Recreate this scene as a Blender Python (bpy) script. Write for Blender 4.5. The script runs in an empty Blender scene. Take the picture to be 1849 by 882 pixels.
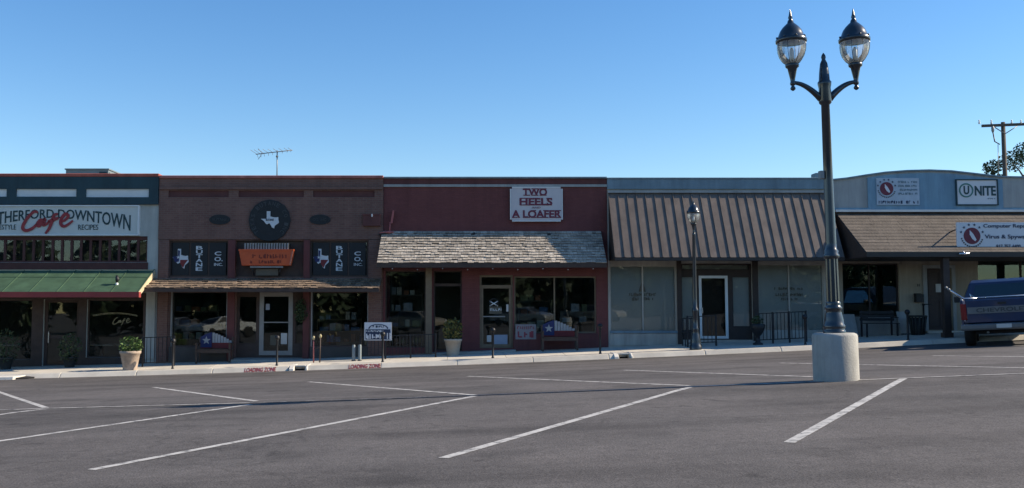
import bpy, bmesh, math, random
from mathutils import Vector, Matrix
random.seed(7)
R = math.radians
scn = bpy.context.scene
COL = scn.collection

# ------------------------------------------------------------------ camera
FPX, CX, CY, PITCH, EYE = 1750.0, 830.0, 441.0, R(4.0), 1.27     # photo pixels (1849 x 882)
cam = bpy.data.cameras.new('camera'); camo = bpy.data.objects.new('camera', cam); COL.objects.link(camo)
cam.sensor_width = 36.0; cam.lens = 36.0 * FPX / 1849.0
cam.shift_x = (924.5 - CX) / 1849.0
cam.clip_start = 0.1; cam.clip_end = 3000
camo.location = (0, 0, EYE); camo.rotation_euler = (math.pi / 2 + PITCH, 0, 0)
scn.camera = camo
# ------------------------------------------------------------------ light
SUN_EL, SUN_AZ = R(32), R(2)          # sun stands to the right, a touch behind the facades
sdir = Vector((math.cos(SUN_EL) * math.cos(SUN_AZ), math.cos(SUN_EL) * math.sin(SUN_AZ), math.sin(SUN_EL)))
w = bpy.data.worlds.new('World'); scn.world = w; w.use_nodes = True
nt = w.node_tree; bg = nt.nodes['Background']
sky = nt.nodes.new('ShaderNodeTexSky'); sky.sky_type = 'NISHITA'; sky.sun_disc = False
sky.sun_elevation = SUN_EL; sky.sun_rotation = math.pi / 2 - SUN_AZ
sky.altitude = 300; sky.air_density = 1.12; sky.dust_density = 0.05; sky.ozone_density = 2.6
hs = nt.nodes.new('ShaderNodeHueSaturation'); hs.inputs['Saturation'].default_value = 1.28; hs.inputs['Hue'].default_value = 0.505
nt.links.new(sky.outputs[0], hs.inputs['Color']); nt.links.new(hs.outputs[0], bg.inputs[0]); bg.inputs[1].default_value = 0.104
sl = bpy.data.lights.new('sun', 'SUN'); sl.energy = 5.0; sl.angle = R(0.53); sl.color = (1.0, 0.86, 0.68)
so = bpy.data.objects.new('sun', sl); COL.objects.link(so)
so.rotation_euler = sdir.to_track_quat('Z', 'Y').to_euler(); so.location = (40, 10, 40)
scn.view_settings.view_transform = 'Standard'; scn.view_settings.look = 'None'
scn.view_settings.exposure = 0.75; scn.view_settings.gamma = 1.0
try: scn.view_settings.use_curve_mapping = False
except Exception: pass

# ------------------------------------------------------------------ helpers
F = 33.7           # distance of the shop fronts
YC = 31.0          # kerb line
def ray(px, py):
    a, b = (px - CX) / FPX, (CY - py) / FPX
    return Vector((a, math.cos(PITCH) - b * math.sin(PITCH), math.sin(PITCH) + b * math.cos(PITCH)))
def P(px, py, Y=F):
    d = ray(px, py); t = Y / d.y
    return Vector((d.x * t, Y, EYE + d.z * t))
def fx(px, Y=F, py=450): return P(px, py, Y).x
def fz(py, Y=F): return P(830, py, Y).z
def cross(x):
    x = max(-45, min(45, x)); return 0.037 * x + 0.00042 * x * x
def gz(x, y):
    if y < 14.6: c = 0.0
    else: c = -0.0248 * (min(y, YC) - 14.6)
    return c + cross(x)
def sw(x, y): return -0.256 + 0.1 * (y - YC) / (F - YC) + cross(x)
def G(px, py):
    d = ray(px, py); Y = 15.0
    for _ in range(60):
        x = d.x / d.y * Y; z = gz(x, Y)
        Yn = (z - EYE) / d.z * d.y if abs(d.z) > 1e-6 else Y
        if Yn <= 0: Yn = 60
        Y = 0.5 * Y + 0.5 * min(Yn, 60)
    return Vector((d.x / d.y * Y, Y, gz(d.x / d.y * Y, Y)))

ORG = {}
def org(o): return ORG.get(o.name, Vector((0, 0, 0))) if o else None
def tag(o, label=None, cat=None, group=None, kind=None):
    if label: o['label'] = label
    if cat: o['category'] = cat
    if group: o['group'] = group
    if kind: o['kind'] = kind
    return o
def thing(name, label, cat, loc=(0, 0, 0), group=None):
    o = bpy.data.objects.new(name, None); COL.objects.link(o); o.location = loc
    o.empty_display_size = 0.2
    ORG[o.name] = Vector(loc); return tag(o, label, cat, group)
def copy_tree(o, parent=None):
    c = o.copy(); COL.objects.link(c); c.parent = parent
    ORG[c.name] = org(o)
    for ch in [k for k in o.children]: copy_tree(ch, c)
    return c

class MB:
    def __init__(s): s.v = []; s.f = []; s.sm = []
    def add(s, vs, fs, smooth=False):
        n = len(s.v); s.v += [tuple(p) for p in vs]
        s.f += [tuple(i + n for i in f) for f in fs]; s.sm += [smooth] * len(fs); return s
    def box(s, x0, x1, y0, y1, z0, z1):
        if x0 > x1: x0, x1 = x1, x0
        if y0 > y1: y0, y1 = y1, y0
        if z0 > z1: z0, z1 = z1, z0
        return s.hexa([(x0, y0, z0), (x1, y0, z0), (x1, y1, z0), (x0, y1, z0), (x0, y0, z1), (x1, y0, z1), (x1, y1, z1), (x0, y1, z1)])
    def hexa(s, v): return s.add(v, [(0, 3, 2, 1), (4, 5, 6, 7), (0, 1, 5, 4), (1, 2, 6, 5), (2, 3, 7, 6), (3, 0, 4, 7)])
    def prism_y(s, poly, y0, y1):      # polygon of (x, z), counter-clockwise seen from the front, extruded from y0 (front) to y1
        n = len(poly); vs = [(x, y0, z) for x, z in poly] + [(x, y1, z) for x, z in poly]
        fs = [tuple(range(n)), tuple(range(2 * n - 1, n - 1, -1))] + [(i, i + n, (i + 1) % n + n, (i + 1) % n) for i in range(n)]
        return s.add(vs, fs)
    def prism_x(s, poly, x0, x1):      # polygon of (y, z)
        n = len(poly); vs = [(x0, y, z) for y, z in poly] + [(x1, y, z) for y, z in poly]
        fs = [tuple(range(n)), tuple(range(2 * n - 1, n - 1, -1))] + [(i, i + n, (i + 1) % n + n, (i + 1) % n) for i in range(n)]
        return s.add(vs, fs)
    def lathe(s, prof, c=(0, 0, 0), n=20, flute=0.0, smooth=True):  # prof of (r, z)
        vs = []; fs = []
        for r, z in prof:
            for k in range(n):
                a = 2 * math.pi * k / n; rr = r * (1 - flute * (k % 2))
                vs.append((c[0] + rr * math.cos(a), c[1] + rr * math.sin(a), c[2] + z))
        for i in range(len(prof) - 1):
            for k in range(n):
                fs.append((i * n + k, i * n + (k + 1) % n, (i + 1) * n + (k + 1) % n, (i + 1) * n + k))
        m = len(prof) - 1
        s.add(vs, fs, smooth)
        s.add([vs[k] for k in range(n)], [tuple(range(n - 1, -1, -1))])
        s.add([vs[m * n + k] for k in range(n)], [tuple(range(n))]); return s
    def tube(s, pts, r, n=8, smooth=True):
        pts = [Vector(p) for p in pts]; rings = []
        rr = r if isinstance(r, (list, tuple)) else [r] * len(pts)
        up = None
        for i, p in enumerate(pts):
            d = (pts[min(i + 1, len(pts) - 1)] - pts[max(i - 1, 0)]).normalized()
            if up is None:
                up = Vector((0, 0, 1)) if abs(d.z) < 0.9 else Vector((1, 0, 0))
            a = d.cross(up).normalized(); b = a.cross(d).normalized(); up = b
            rings.append([p + a * rr[i] * math.cos(2 * math.pi * k / n) + b * rr[i] * math.sin(2 * math.pi * k / n) for k in range(n)])
        vs = [q for g in rings for q in g]; fs = []
        for i in range(len(pts) - 1):
            for k in range(n): fs.append((i * n + k, i * n + (k + 1) % n, (i + 1) * n + (k + 1) % n, (i + 1) * n + k))
        fs.append(tuple(range(n - 1, -1, -1))); fs.append(tuple(range((len(pts) - 1) * n, len(pts) * n)))
        return s.add(vs, fs, smooth)
    def ball(s, c, r, n=12, m=8, sz=1.0):
        return s.lathe([(max(1e-4, r * math.sin(math.pi * i / m)), -r * sz * math.cos(math.pi * i / m)) for i in range(m + 1)], c, n)
    def build(s, name, mat, parent=None, bevel=0.0, fix=True):
        me = bpy.data.meshes.new(name)
        if parent is not None: o0 = org(parent)
        else:
            xs = [p[0] for p in s.v]; ys = [p[1] for p in s.v]; zs = [p[2] for p in s.v]
            o0 = Vector(((min(xs) + max(xs)) / 2, (min(ys) + max(ys)) / 2, min(zs)))
        me.from_pydata([(p[0] - o0.x, p[1] - o0.y, p[2] - o0.z) for p in s.v], [], s.f)
        for p, f in zip(me.polygons, s.sm): p.use_smooth = f
        if fix:
            bm = bmesh.new(); bm.from_mesh(me); bmesh.ops.recalc_face_normals(bm, faces=bm.faces); bm.to_mesh(me); bm.free()
        me.materials.append(mat)
        o = bpy.data.objects.new(name, me); COL.objects.link(o)
        if parent is not None: o.parent = parent
        else: o.location = o0
        ORG[o.name] = o0
        if bevel:
            b = o.modifiers.new('bevel', 'BEVEL'); b.width = bevel; b.segments = 2; b.limit_method = 'ANGLE'
        return o
def box(name, mat, parent, x0, x1, y0, y1, z0, z1, bevel=0.0):
    return MB().box(x0, x1, y0, y1, z0, z1).build(name, mat, parent, bevel)
def wall_mb(x0, x1, z0, z1, y, th, openings):
    m = MB()
    xs = sorted({x0, x1} | {a for o in openings for a in (o[0], o[1]) if x0 < a < x1})
    zs = sorted({z0, z1} | {a for o in openings for a in (o[2], o[3]) if z0 < a < z1})
    def solid(i, j):
        if i < 0 or j < 0 or i >= len(xs) - 1 or j >= len(zs) - 1: return False
        cx, cz = (xs[i] + xs[i + 1]) / 2, (zs[j] + zs[j + 1]) / 2
        return not any(o[0] < cx < o[1] and o[2] < cz < o[3] for o in openings)
    for i in range(len(xs) - 1):
        for j in range(len(zs) - 1):
            if not solid(i, j): continue
            a, b, c, d = xs[i], xs[i + 1], zs[j], zs[j + 1]
            m.add([(a, y, c), (b, y, c), (b, y, d), (a, y, d)], [(0, 1, 2, 3)])
            m.add([(a, y + th, c), (b, y + th, c), (b, y + th, d), (a, y + th, d)], [(3, 2, 1, 0)])
            if not solid(i - 1, j): m.add([(a, y, c), (a, y, d), (a, y + th, d), (a, y + th, c)], [(0, 1, 2, 3)])
            if not solid(i + 1, j): m.add([(b, y, c), (b, y + th, c), (b, y + th, d), (b, y, d)], [(0, 1, 2, 3)])
            if not solid(i, j - 1): m.add([(a, y, c), (a, y + th, c), (b, y + th, c), (b, y, c)], [(0, 1, 2, 3)])
            if not solid(i, j + 1): m.add([(a, y, d), (b, y, d), (b, y + th, d), (a, y + th, d)], [(0, 1, 2, 3)])
    return m

# ------------------------------------------------------------------ materials
def mat(name, c1, c2=None, rough=0.7, scale=3.0, metal=0.0, bump=0.0, bscale=40.0, spec=0.4, detail=6.0, mapping=None, rand=0.0, coat=0.0, streak=0.0):
    m = bpy.data.materials.new(name); m.use_nodes = True; N = m.node_tree.nodes; L = m.node_tree.links
    b = N['Principled BSDF']; b.inputs['Roughness'].default_value = rough; b.inputs['Metallic'].default_value = metal
    b.inputs['Specular IOR Level'].default_value = spec
    if coat: b.inputs['Coat Weight'].default_value = coat
    if c2 is None: c2 = tuple(x * 0.82 for x in c1)
    g = N.new('ShaderNodeNewGeometry'); vec = g.outputs['Position']
    if mapping:
        mp = N.new('ShaderNodeMapping'); mp.inputs['Scale'].default_value = mapping; L.new(vec, mp.inputs[0]); vec = mp.outputs[0]
    n = N.new('ShaderNodeTexNoise'); n.inputs['Scale'].default_value = scale; n.inputs['Detail'].default_value = detail; n.inputs['Roughness'].default_value = 0.62
    L.new(vec, n.inputs['Vector'])
    r = N.new('ShaderNodeValToRGB'); r.color_ramp.elements[0].position = 0.32; r.color_ramp.elements[1].position = 0.68
    r.color_ramp.elements[0].color = (*c2, 1); r.color_ramp.elements[1].color = (*c1, 1); L.new(n.outputs[0], r.inputs[0])
    out = r.outputs[0]
    if streak:
        m2 = N.new('ShaderNodeMapping'); m2.inputs['Scale'].default_value = (2.6, 2.6, 0.28); L.new(g.outputs['Position'], m2.inputs[0])
        n3 = N.new('ShaderNodeTexNoise'); n3.inputs['Scale'].default_value = 1.0; n3.inputs['Detail'].default_value = 7; n3.inputs['Roughness'].default_value = 0.7; L.new(m2.outputs[0], n3.inputs['Vector'])
        r3 = N.new('ShaderNodeMapRange'); r3.inputs[1].default_value = 0.32; r3.inputs[2].default_value = 0.66; r3.inputs[3].default_value = 1 - streak; r3.inputs[4].default_value = 1.0 + streak * 0.35; L.new(n3.outputs[0], r3.inputs[0])
        x3 = N.new('ShaderNodeMix'); x3.data_type = 'RGBA'; x3.blend_type = 'MULTIPLY'; x3.inputs[0].default_value = 1.0; L.new(out, x3.inputs[6]); L.new(r3.outputs[0], x3.inputs[7]); out = x3.outputs[2]
    if rand:
        oi = N.new('ShaderNodeObjectInfo'); mr = N.new('ShaderNodeMapRange'); mr.inputs[3].default_value = 1 - rand; mr.inputs[4].default_value = 1 + rand
        L.new(oi.outputs['Random'], mr.inputs[0])
        mx = N.new('ShaderNodeMix'); mx.data_type = 'RGBA'; mx.blend_type = 'MULTIPLY'; mx.inputs[0].default_value = 1.0
        L.new(out, mx.inputs[6]); L.new(mr.outputs[0], mx.inputs[7]); out = mx.outputs[2]
    if rand >= 0.3:                                       # joined shingles vary singly too
        ri = N.new('ShaderNodeMapRange'); ri.inputs[3].default_value = 1 - rand; ri.inputs[4].default_value = 1 + rand; L.new(g.outputs['Random Per Island'], ri.inputs[0])
        xi = N.new('ShaderNodeMix'); xi.data_type = 'RGBA'; xi.blend_type = 'MULTIPLY'; xi.inputs[0].default_value = 1.0; L.new(out, xi.inputs[6]); L.new(ri.outputs[0], xi.inputs[7]); out = xi.outputs[2]
    L.new(out, b.inputs['Base Color'])
    if bump:
        n2 = N.new('ShaderNodeTexNoise'); n2.inputs['Scale'].default_value = bscale; n2.inputs['Detail'].default_value = 4
        L.new(vec, n2.inputs['Vector'])
        bp = N.new('ShaderNodeBump'); bp.inputs['Strength'].default_value = bump; bp.inputs['Distance'].default_value = 0.02
        L.new(n2.outputs[0], bp.inputs['Height']); L.new(bp.outputs[0], b.inputs['Normal'])
    return m
def brick_mat(name, c1, c2, mortar, paint=0.0):
    m = mat(name, c1, c2, rough=0.85, scale=1.4, streak=0.4); N = m.node_tree.nodes; L = m.node_tree.links; b = N['Principled BSDF']
    g = N.new('ShaderNodeNewGeometry'); sp = N.new('ShaderNodeSeparateXYZ'); cb = N.new('ShaderNodeCombineXYZ')
    L.new(g.outputs['Position'], sp.inputs[0]); L.new(sp.outputs[0], cb.inputs[0]); L.new(sp.outputs[2], cb.inputs[1])
    t = N.new('ShaderNodeTexBrick'); t.inputs['Scale'].default_value = 1.0; t.inputs['Brick Width'].default_value = 0.21; t.inputs['Row Height'].default_value = 0.075
    t.inputs['Mortar Size'].default_value = 0.008; t.inputs['Color1'].default_value = (*c1, 1); t.inputs['Color2'].default_value = (*c2, 1); t.inputs['Mortar'].default_value = (*mortar, 1)
    L.new(cb.outputs[0], t.inputs['Vector'])
    old = b.inputs['Base Color'].links[0].from_socket
    mx = N.new('ShaderNodeMix'); mx.data_type = 'RGBA'; mx.inputs[0].default_value = 0.55
    L.new(old, mx.inputs[6]); L.new(t.outputs['Color'], mx.inputs[7]); L.new(mx.outputs[2], b.inputs['Base Color'])
    bp = N.new('ShaderNodeBump'); bp.inputs['Strength'].default_value = 0.6; bp.inputs['Distance'].default_value = 0.01; bp.invert = True
    L.new(t.outputs['Fac'], bp.inputs['Height']); L.new(bp.outputs[0], b.inputs['Normal'])
    return m
def glass_mat(name, tint=(0.62, 0.66, 0.66), refl=1.0, rough=0.015, wob=0.15):
    m = bpy.data.materials.new(name); m.use_nodes = True; N = m.node_tree.nodes; L = m.node_tree.links
    N.remove(N['Principled BSDF']); out = N['Material Output']
    tr = N.new('ShaderNodeBsdfTransparent'); tr.inputs[0].default_value = (*tint, 1)
    gl = N.new('ShaderNodeBsdfGlossy'); gl.inputs['Color'].default_value = (0.9 * refl, 0.95 * refl, 0.95 * refl, 1); gl.inputs['Roughness'].default_value = rough
    fr = N.new('ShaderNodeFresnel'); fr.inputs[0].default_value = 1.55
    mx = N.new('ShaderNodeMixShader'); L.new(fr.outputs[0], mx.inputs[0]); L.new(tr.outputs[0], mx.inputs[1]); L.new(gl.outputs[0], mx.inputs[2]); L.new(mx.outputs[0], out.inputs[0])
    g = N.new('ShaderNodeNewGeometry'); n = N.new('ShaderNodeTexNoise'); n.inputs['Scale'].default_value = 0.9; n.inputs['Detail'].default_value = 1.0
    L.new(g.outputs['Position'], n.inputs['Vector']); bp = N.new('ShaderNodeBump'); bp.inputs['Strength'].default_value = wob; bp.inputs['Distance'].default_value = 0.02
    L.new(n.outputs[0], bp.inputs['Height']); L.new(bp.outputs[0], gl.inputs['Normal']); L.new(bp.outputs[0], fr.inputs['Normal'])
    return m
def asphalt_mat():
    m = mat('asphalt', (0.112, 0.103, 0.099), (0.084, 0.079, 0.077), rough=0.92, scale=0.35, spec=0.25, detail=8)
    N = m.node_tree.nodes; L = m.node_tree.links; b = N['Principled BSDF']
    col = b.inputs['Base Color'].links[0].from_socket
    g = N.new('ShaderNodeNewGeometry')
    def noise(scale, detail, mp=None):
        n = N.new('ShaderNodeTexNoise'); n.inputs['Scale'].default_value = scale; n.inputs['Detail'].default_value = detail
        if mp:
            q = N.new('ShaderNodeMapping'); q.inputs['Scale'].default_value = mp; q.inputs['Rotation'].default_value = (0, 0, R(4)); L.new(g.outputs['Position'], q.inputs[0]); L.new(q.outputs[0], n.inputs['Vector'])
        else: L.new(g.outputs['Position'], n.inputs['Vector'])
        return n
    def ramp(n, p0, p1, c0, c1):
        r = N.new('ShaderNodeValToRGB'); r.color_ramp.elements[0].position = p0; r.color_ramp.elements[1].position = p1
        r.color_ramp.elements[0].color = (c0,) * 3 + (1,); r.color_ramp.elements[1].color = (c1,) * 3 + (1,); L.new(n.outputs[0], r.inputs[0]); return r
    def mul(a, r):
        x = N.new('ShaderNodeMix'); x.data_type = 'RGBA'; x.blend_type = 'MULTIPLY'; x.inputs[0].default_value = 1; L.new(a, x.inputs[6]); L.new(r.outputs[0], x.inputs[7]); return x.outputs[2]
    col = mul(col, ramp(noise(1.0, 5, (0.10, 0.9, 1)), 0.46, 0.72, 1.08, 0.68))      # long wheel streaks
    col = mul(col, ramp(noise(0.9, 4), 0.56, 0.72, 1.0, 0.70))                       # oil stains
    col = mul(col, ramp(noise(0.28, 3), 0.49, 0.55, 1.04, 0.90))                       # resurfaced patches
    col = mul(col, ramp(noise(2.6, 2), 0.66, 0.76, 1.0, 0.62))                        # drips in the stalls
    col = mul(col, ramp(noise(55, 2), 0.30, 0.72, 0.62, 1.38))                       # aggregate
    col = mul(col, ramp(noise(9, 3), 0.35, 0.7, 0.9, 1.1))
    vo = N.new('ShaderNodeTexVoronoi'); vo.feature = 'DISTANCE_TO_EDGE'; vo.inputs['Scale'].default_value = 0.16; vo.inputs['Randomness'].default_value = 1.0
    wn = noise(1.3, 5); wa = N.new('ShaderNodeMix'); wa.data_type = 'RGBA'; wa.blend_type = 'LINEAR_LIGHT'; wa.inputs[0].default_value = 0.9
    L.new(g.outputs['Position'], wa.inputs[6]); L.new(wn.outputs['Color'], wa.inputs[7]); L.new(wa.outputs[2], vo.inputs['Vector'])
    col = mul(col, ramp(vo, 0.0016, 0.0050, 0.72, 1.0))                              # hairline cracks
    L.new(col, b.inputs['Base Color'])
    bp = N.new('ShaderNodeBump'); bp.inputs['Strength'].default_value = 0.5; bp.inputs['Distance'].default_value = 0.012
    L.new(noise(70, 3).outputs[0], bp.inputs['Height']); L.new(bp.outputs[0], b.inputs['Normal'])
    return m
def paint_mat(name, c, wear=0.45):
    m = mat(name, c, tuple(x * 0.8 for x in c), rough=0.75, scale=3); N = m.node_tree.nodes; L = m.node_tree.links; b = N['Principled BSDF']
    col = b.inputs['Base Color'].links[0].from_socket; g = N.new('ShaderNodeNewGeometry')
    n = N.new('ShaderNodeTexNoise'); n.inputs['Scale'].default_value = 7; n.inputs['Detail'].default_value = 8; n.inputs['Roughness'].default_value = 0.75; L.new(g.outputs['Position'], n.inputs['Vector'])
    r = N.new('ShaderNodeValToRGB'); r.color_ramp.elements[0].position = wear; r.color_ramp.elements[1].position = wear + 0.16; L.new(n.outputs[0], r.inputs[0])
    x = N.new('ShaderNodeMix'); x.data_type = 'RGBA'; L.new(r.outputs[0], x.inputs[0]); x.inputs[6].default_value = (0.085, 0.083, 0.083, 1); L.new(col, x.inputs[7]); L.new(x.outputs[2], b.inputs['Base Color'])
    return m

M = {}
M['asphalt'] = asphalt_mat()
M['line'] = paint_mat('line_paint', (0.52, 0.51, 0.48), 0.36)
M['line_worn'] = paint_mat('worn_line_paint', (0.40, 0.40, 0.39), 0.48)
M['concrete'] = mat('sidewalk_concrete', (0.58, 0.54, 0.46), (0.45, 0.42, 0.36), 0.9, 1.6, bump=0.25, bscale=60, rand=0.07)
M['concrete_base'] = mat('pedestal_concrete', (0.40, 0.395, 0.36), (0.33, 0.325, 0.295), 0.9, 4, bump=0.35, bscale=45, streak=0.28)
M['white_conc'] = mat('pale_concrete', (0.66, 0.64, 0.58), (0.52, 0.5, 0.45), 0.85, 5)
M['hole_shade'] = mat('drain_shade', (0.012, 0.012, 0.012), rough=0.95)  # near-black colour stands for the shade inside the drain openings
M['red_curb'] = mat('red_paint', (0.30, 0.035, 0.035), (0.2, 0.03, 0.03), 0.8, 20)
M['lamp'] = mat('lamp_black_green', (0.017, 0.026, 0.036), (0.012, 0.018, 0.025), 0.28, 6, spec=0.6, coat=0.3)
M['black_iron'] = mat('black_iron', (0.018, 0.019, 0.021), (0.010, 0.010, 0.012), 0.5, 8)
M['globe'] = glass_mat('globe_glass', (0.90, 0.93, 0.95), 1.0, 0.05, 0.0)
_N, _L = M['globe'].node_tree.nodes, M['globe'].node_tree.links            # slightly milky acrylic
_o = _N['Material Output'].inputs[0].links[0].from_socket; _t = _N.new('ShaderNodeBsdfTranslucent'); _t.inputs[0].default_value = (.85, .88, .9, 1)
_m = _N.new('ShaderNodeMixShader'); _m.inputs[0].default_value = .16; _L.new(_o, _m.inputs[1]); _L.new(_t.outputs[0], _m.inputs[2]); _L.new(_m.outputs[0], _N['Material Output'].inputs[0])
M['frost'] = mat('lamp_lens', (0.75, 0.76, 0.74), rough=0.4)
M['glass'] = glass_mat('shop_glass', (0.80, 0.83, 0.82), 1.0)
M['glass_clear'] = glass_mat('office_glass', (0.86, 0.88, 0.88), 1.0)
M['glass_teal'] = glass_mat('teal_shop_glass', (0.55, 0.70, 0.70), 1.0)
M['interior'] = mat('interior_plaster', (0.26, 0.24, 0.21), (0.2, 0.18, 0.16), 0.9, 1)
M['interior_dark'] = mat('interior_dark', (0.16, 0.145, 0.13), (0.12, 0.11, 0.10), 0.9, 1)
M['cream'] = mat('cream_painted_wall', (0.46, 0.47, 0.43), (0.40, 0.41, 0.38), 0.8, 1.5, bump=0.15, bscale=18, streak=0.28)
M['cream_board'] = mat('sign_cream', (0.58, 0.60, 0.56), (0.52, 0.54, 0.51), 0.6, 1.0)
M['white'] = mat('white_paint', (0.72, 0.74, 0.73), (0.62, 0.65, 0.64), 0.6, 2)
M['green_band'] = mat('dark_green_paint', (0.022, 0.06, 0.075), (0.016, 0.045, 0.058), 0.6, 1.5, streak=0.28)
M['green_text'] = mat('dark_green_letters', (0.018, 0.05, 0.055), rough=0.6)
M['red_text'] = mat('red_script', (0.33, 0.04, 0.045), (0.27, 0.03, 0.035), 0.6)
M['red_coping'] = mat('red_coping', (0.46, 0.12, 0.08), (0.36, 0.09, 0.065), 0.7, 3, streak=0.28)
M['pink_coping'] = mat('faded_red_coping', (0.42, 0.17, 0.15), (0.30, 0.11, 0.10), 0.8, 3, streak=0.28)
M['maroon'] = mat('maroon_wood', (0.085, 0.026, 0.022), (0.06, 0.018, 0.016), 0.6, 4)
M['awn_green'] = mat('green_awning_metal', (0.064, 0.122, 0.070), (0.047, 0.092, 0.054), 0.6, 1.1, rand=0.10, streak=0.28)
M['awn_red'] = mat('red_valance', (0.30, 0.05, 0.045), (0.24, 0.04, 0.038), 0.7, 2)
M['awn_end'] = mat('canvas_cream', (0.55, 0.46, 0.30), (0.45, 0.37, 0.24), 0.8, 4)
M['brick'] = brick_mat('brown_brick', (0.20, 0.108, 0.085), (0.135, 0.070, 0.058), (0.19, 0.145, 0.125))
M['brick_dark_red'] = brick_mat('dark_red_painted_brick', (0.17, 0.055, 0.052), (0.135, 0.044, 0.043), (0.145, 0.050, 0.048))
M['oxblood'] = mat('oxblood_paint', (0.14, 0.045, 0.043), (0.105, 0.034, 0.033), 0.75, 1.5, streak=0.28)
M['panel_red'] = mat('recessed_red_panel', (0.125, 0.048, 0.044), (0.09, 0.034, 0.032), 0.8, 2)
M['brown_wood'] = mat('dark_brown_wood', (0.075, 0.05, 0.04), (0.052, 0.035, 0.028), 0.7, 5)
M['bulkhead'] = mat('grey_brown_bulkhead', (0.085, 0.075, 0.068), (0.06, 0.054, 0.05), 0.8, 2)
M['tan'] = mat('tan_frame', (0.20, 0.155, 0.10), (0.16, 0.12, 0.08), 0.6, 4)
M['alum'] = mat('pale_aluminium', (0.28, 0.28, 0.27), (0.23, 0.23, 0.22), 0.45, 4, metal=0.25)
M['shake'] = mat('weathered_cedar_shake', (0.50, 0.445, 0.37), (0.27, 0.235, 0.195), 0.95, 9, rand=0.30, bump=0.5, bscale=30, mapping=(3.0, 1, 0.6))
M['shake_brown'] = mat('brown_wood_shake', (0.26, 0.19, 0.13), (0.10, 0.07, 0.05), 0.95, 7, rand=0.35, bump=0.5, bscale=30, mapping=(3.0, 1, 0.6))
M['blue_stucco'] = mat('blue_grey_stucco', (0.20, 0.28, 0.33), (0.165, 0.235, 0.28), 0.9, 2.5, bump=0.2, bscale=30, streak=0.28)
M['blue_panel'] = mat('blue_stucco_panel', (0.20, 0.33, 0.42), (0.17, 0.28, 0.37), 0.9, 1.0, bump=0.12, bscale=30, streak=0.28)
M['pale_stucco'] = mat('pale_grey_stucco', (0.36, 0.37, 0.36), (0.31, 0.32, 0.315), 0.9, 1.5, bump=0.12, bscale=30, streak=0.28)
M['gutter'] = mat('pale_gutter', (0.70, 0.68, 0.64), (0.6, 0.58, 0.55), 0.5, 3)
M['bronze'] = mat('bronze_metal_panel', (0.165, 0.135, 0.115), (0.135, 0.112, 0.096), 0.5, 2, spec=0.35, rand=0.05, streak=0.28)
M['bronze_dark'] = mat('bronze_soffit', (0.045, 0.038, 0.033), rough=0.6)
M['pale_wall'] = mat('pale_window_wall', (0.44, 0.42, 0.37), (0.38, 0.365, 0.33), 0.7, 2, streak=0.28)
M['blind'] = mat('white_window_covering', (0.66, 0.63, 0.57), (0.58, 0.56, 0.51), 0.8, 0.8)
M['comp_roof'] = mat('tan_composition_roof', (0.130, 0.110, 0.092), (0.080, 0.068, 0.057), 0.95, 3.0, bump=0.8, bscale=14, mapping=(1, 1, 1))
M['beige'] = mat('beige_wall', (0.36, 0.31, 0.235), (0.31, 0.265, 0.20), 0.85, 1.6, bump=0.1, bscale=30, streak=0.28)
M['brown_post'] = mat('brown_post', (0.05, 0.036, 0.03), (0.035, 0.025, 0.022), 0.7, 4)
M['door_brown'] = mat('brown_door', (0.06, 0.040, 0.034), (0.045, 0.03, 0.026), 0.6, 3)
M['black_sign'] = mat('black_sign', (0.012, 0.014, 0.017), (0.009, 0.010, 0.012), 0.5, 4)
M['ring'] = mat('grey_ring_letters', (0.055, 0.060, 0.065), rough=0.6)
M['letter_white'] = mat('white_letters', (0.62, 0.66, 0.68), (0.5, 0.54, 0.56), 0.6, 4)
M['bench_white'] = mat('bench_white', (0.36, 0.37, 0.38), (0.28, 0.29, 0.30), 0.7, 6)
M['flag_blue'] = mat('flag_blue', (0.020, 0.030, 0.12), (0.016, 0.024, 0.09), 0.6)
M['flag_red'] = mat('flag_red', (0.20, 0.028, 0.03), (0.15, 0.02, 0.022), 0.6)
M['orange'] = mat('orange_sign', (0.60, 0.11, 0.03), (0.48, 0.08, 0.024), 0.55, 2)
M['orange_letters'] = mat('dark_red_letters', (0.20, 0.03, 0.015), rough=0.6)
M['grey_metal'] = mat('grey_ribbed_metal', (0.28, 0.29, 0.29), (0.2, 0.21, 0.21), 0.5, 4, metal=0.3)
M['sign_pink'] = mat('sign_white_faded', (0.56, 0.53, 0.54), (0.50, 0.47, 0.48), 0.6, 1.2)
M['sign_maroon'] = mat('maroon_letters', (0.17, 0.03, 0.055), (0.13, 0.024, 0.045), 0.6)
M['sign_white'] = mat('sign_white', (0.64, 0.66, 0.69), (0.58, 0.6, 0.63), 0.5, 1)
M['navy'] = mat('navy_letters', (0.025, 0.04, 0.085), rough=0.6)
M['teal_text'] = mat('dark_teal_letters', (0.02, 0.06, 0.07), rough=0.6)
M['green_ring'] = mat('green_ring', (0.06, 0.19, 0.17), rough=0.6)
M['logo_red'] = mat('logo_maroon', (0.16, 0.03, 0.05), rough=0.6)
M['gold'] = mat('gold_leaf_letters', (0.42, 0.36, 0.20), rough=0.5)
M['brown_letters'] = mat('brown_letters', (0.11, 0.10, 0.075), rough=0.7)
M['pot_terra'] = mat('weathered_clay_pot', (0.46, 0.36, 0.28), (0.30, 0.24, 0.19), 0.9, 6, bump=0.3)
M['pot_pale'] = mat('pale_pot', (0.52, 0.44, 0.34), (0.42, 0.35, 0.27), 0.85, 5)
M['soil'] = mat('soil', (0.04, 0.03, 0.02), rough=1.0)
M['leaf'] = mat('leaf_green', (0.11, 0.18, 0.045), (0.05, 0.10, 0.025), 0.6, 25)
M['leaf_yellow'] = mat('leaf_yellow_green', (0.20, 0.17, 0.05), (0.09, 0.11, 0.03), 0.6, 25)
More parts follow.
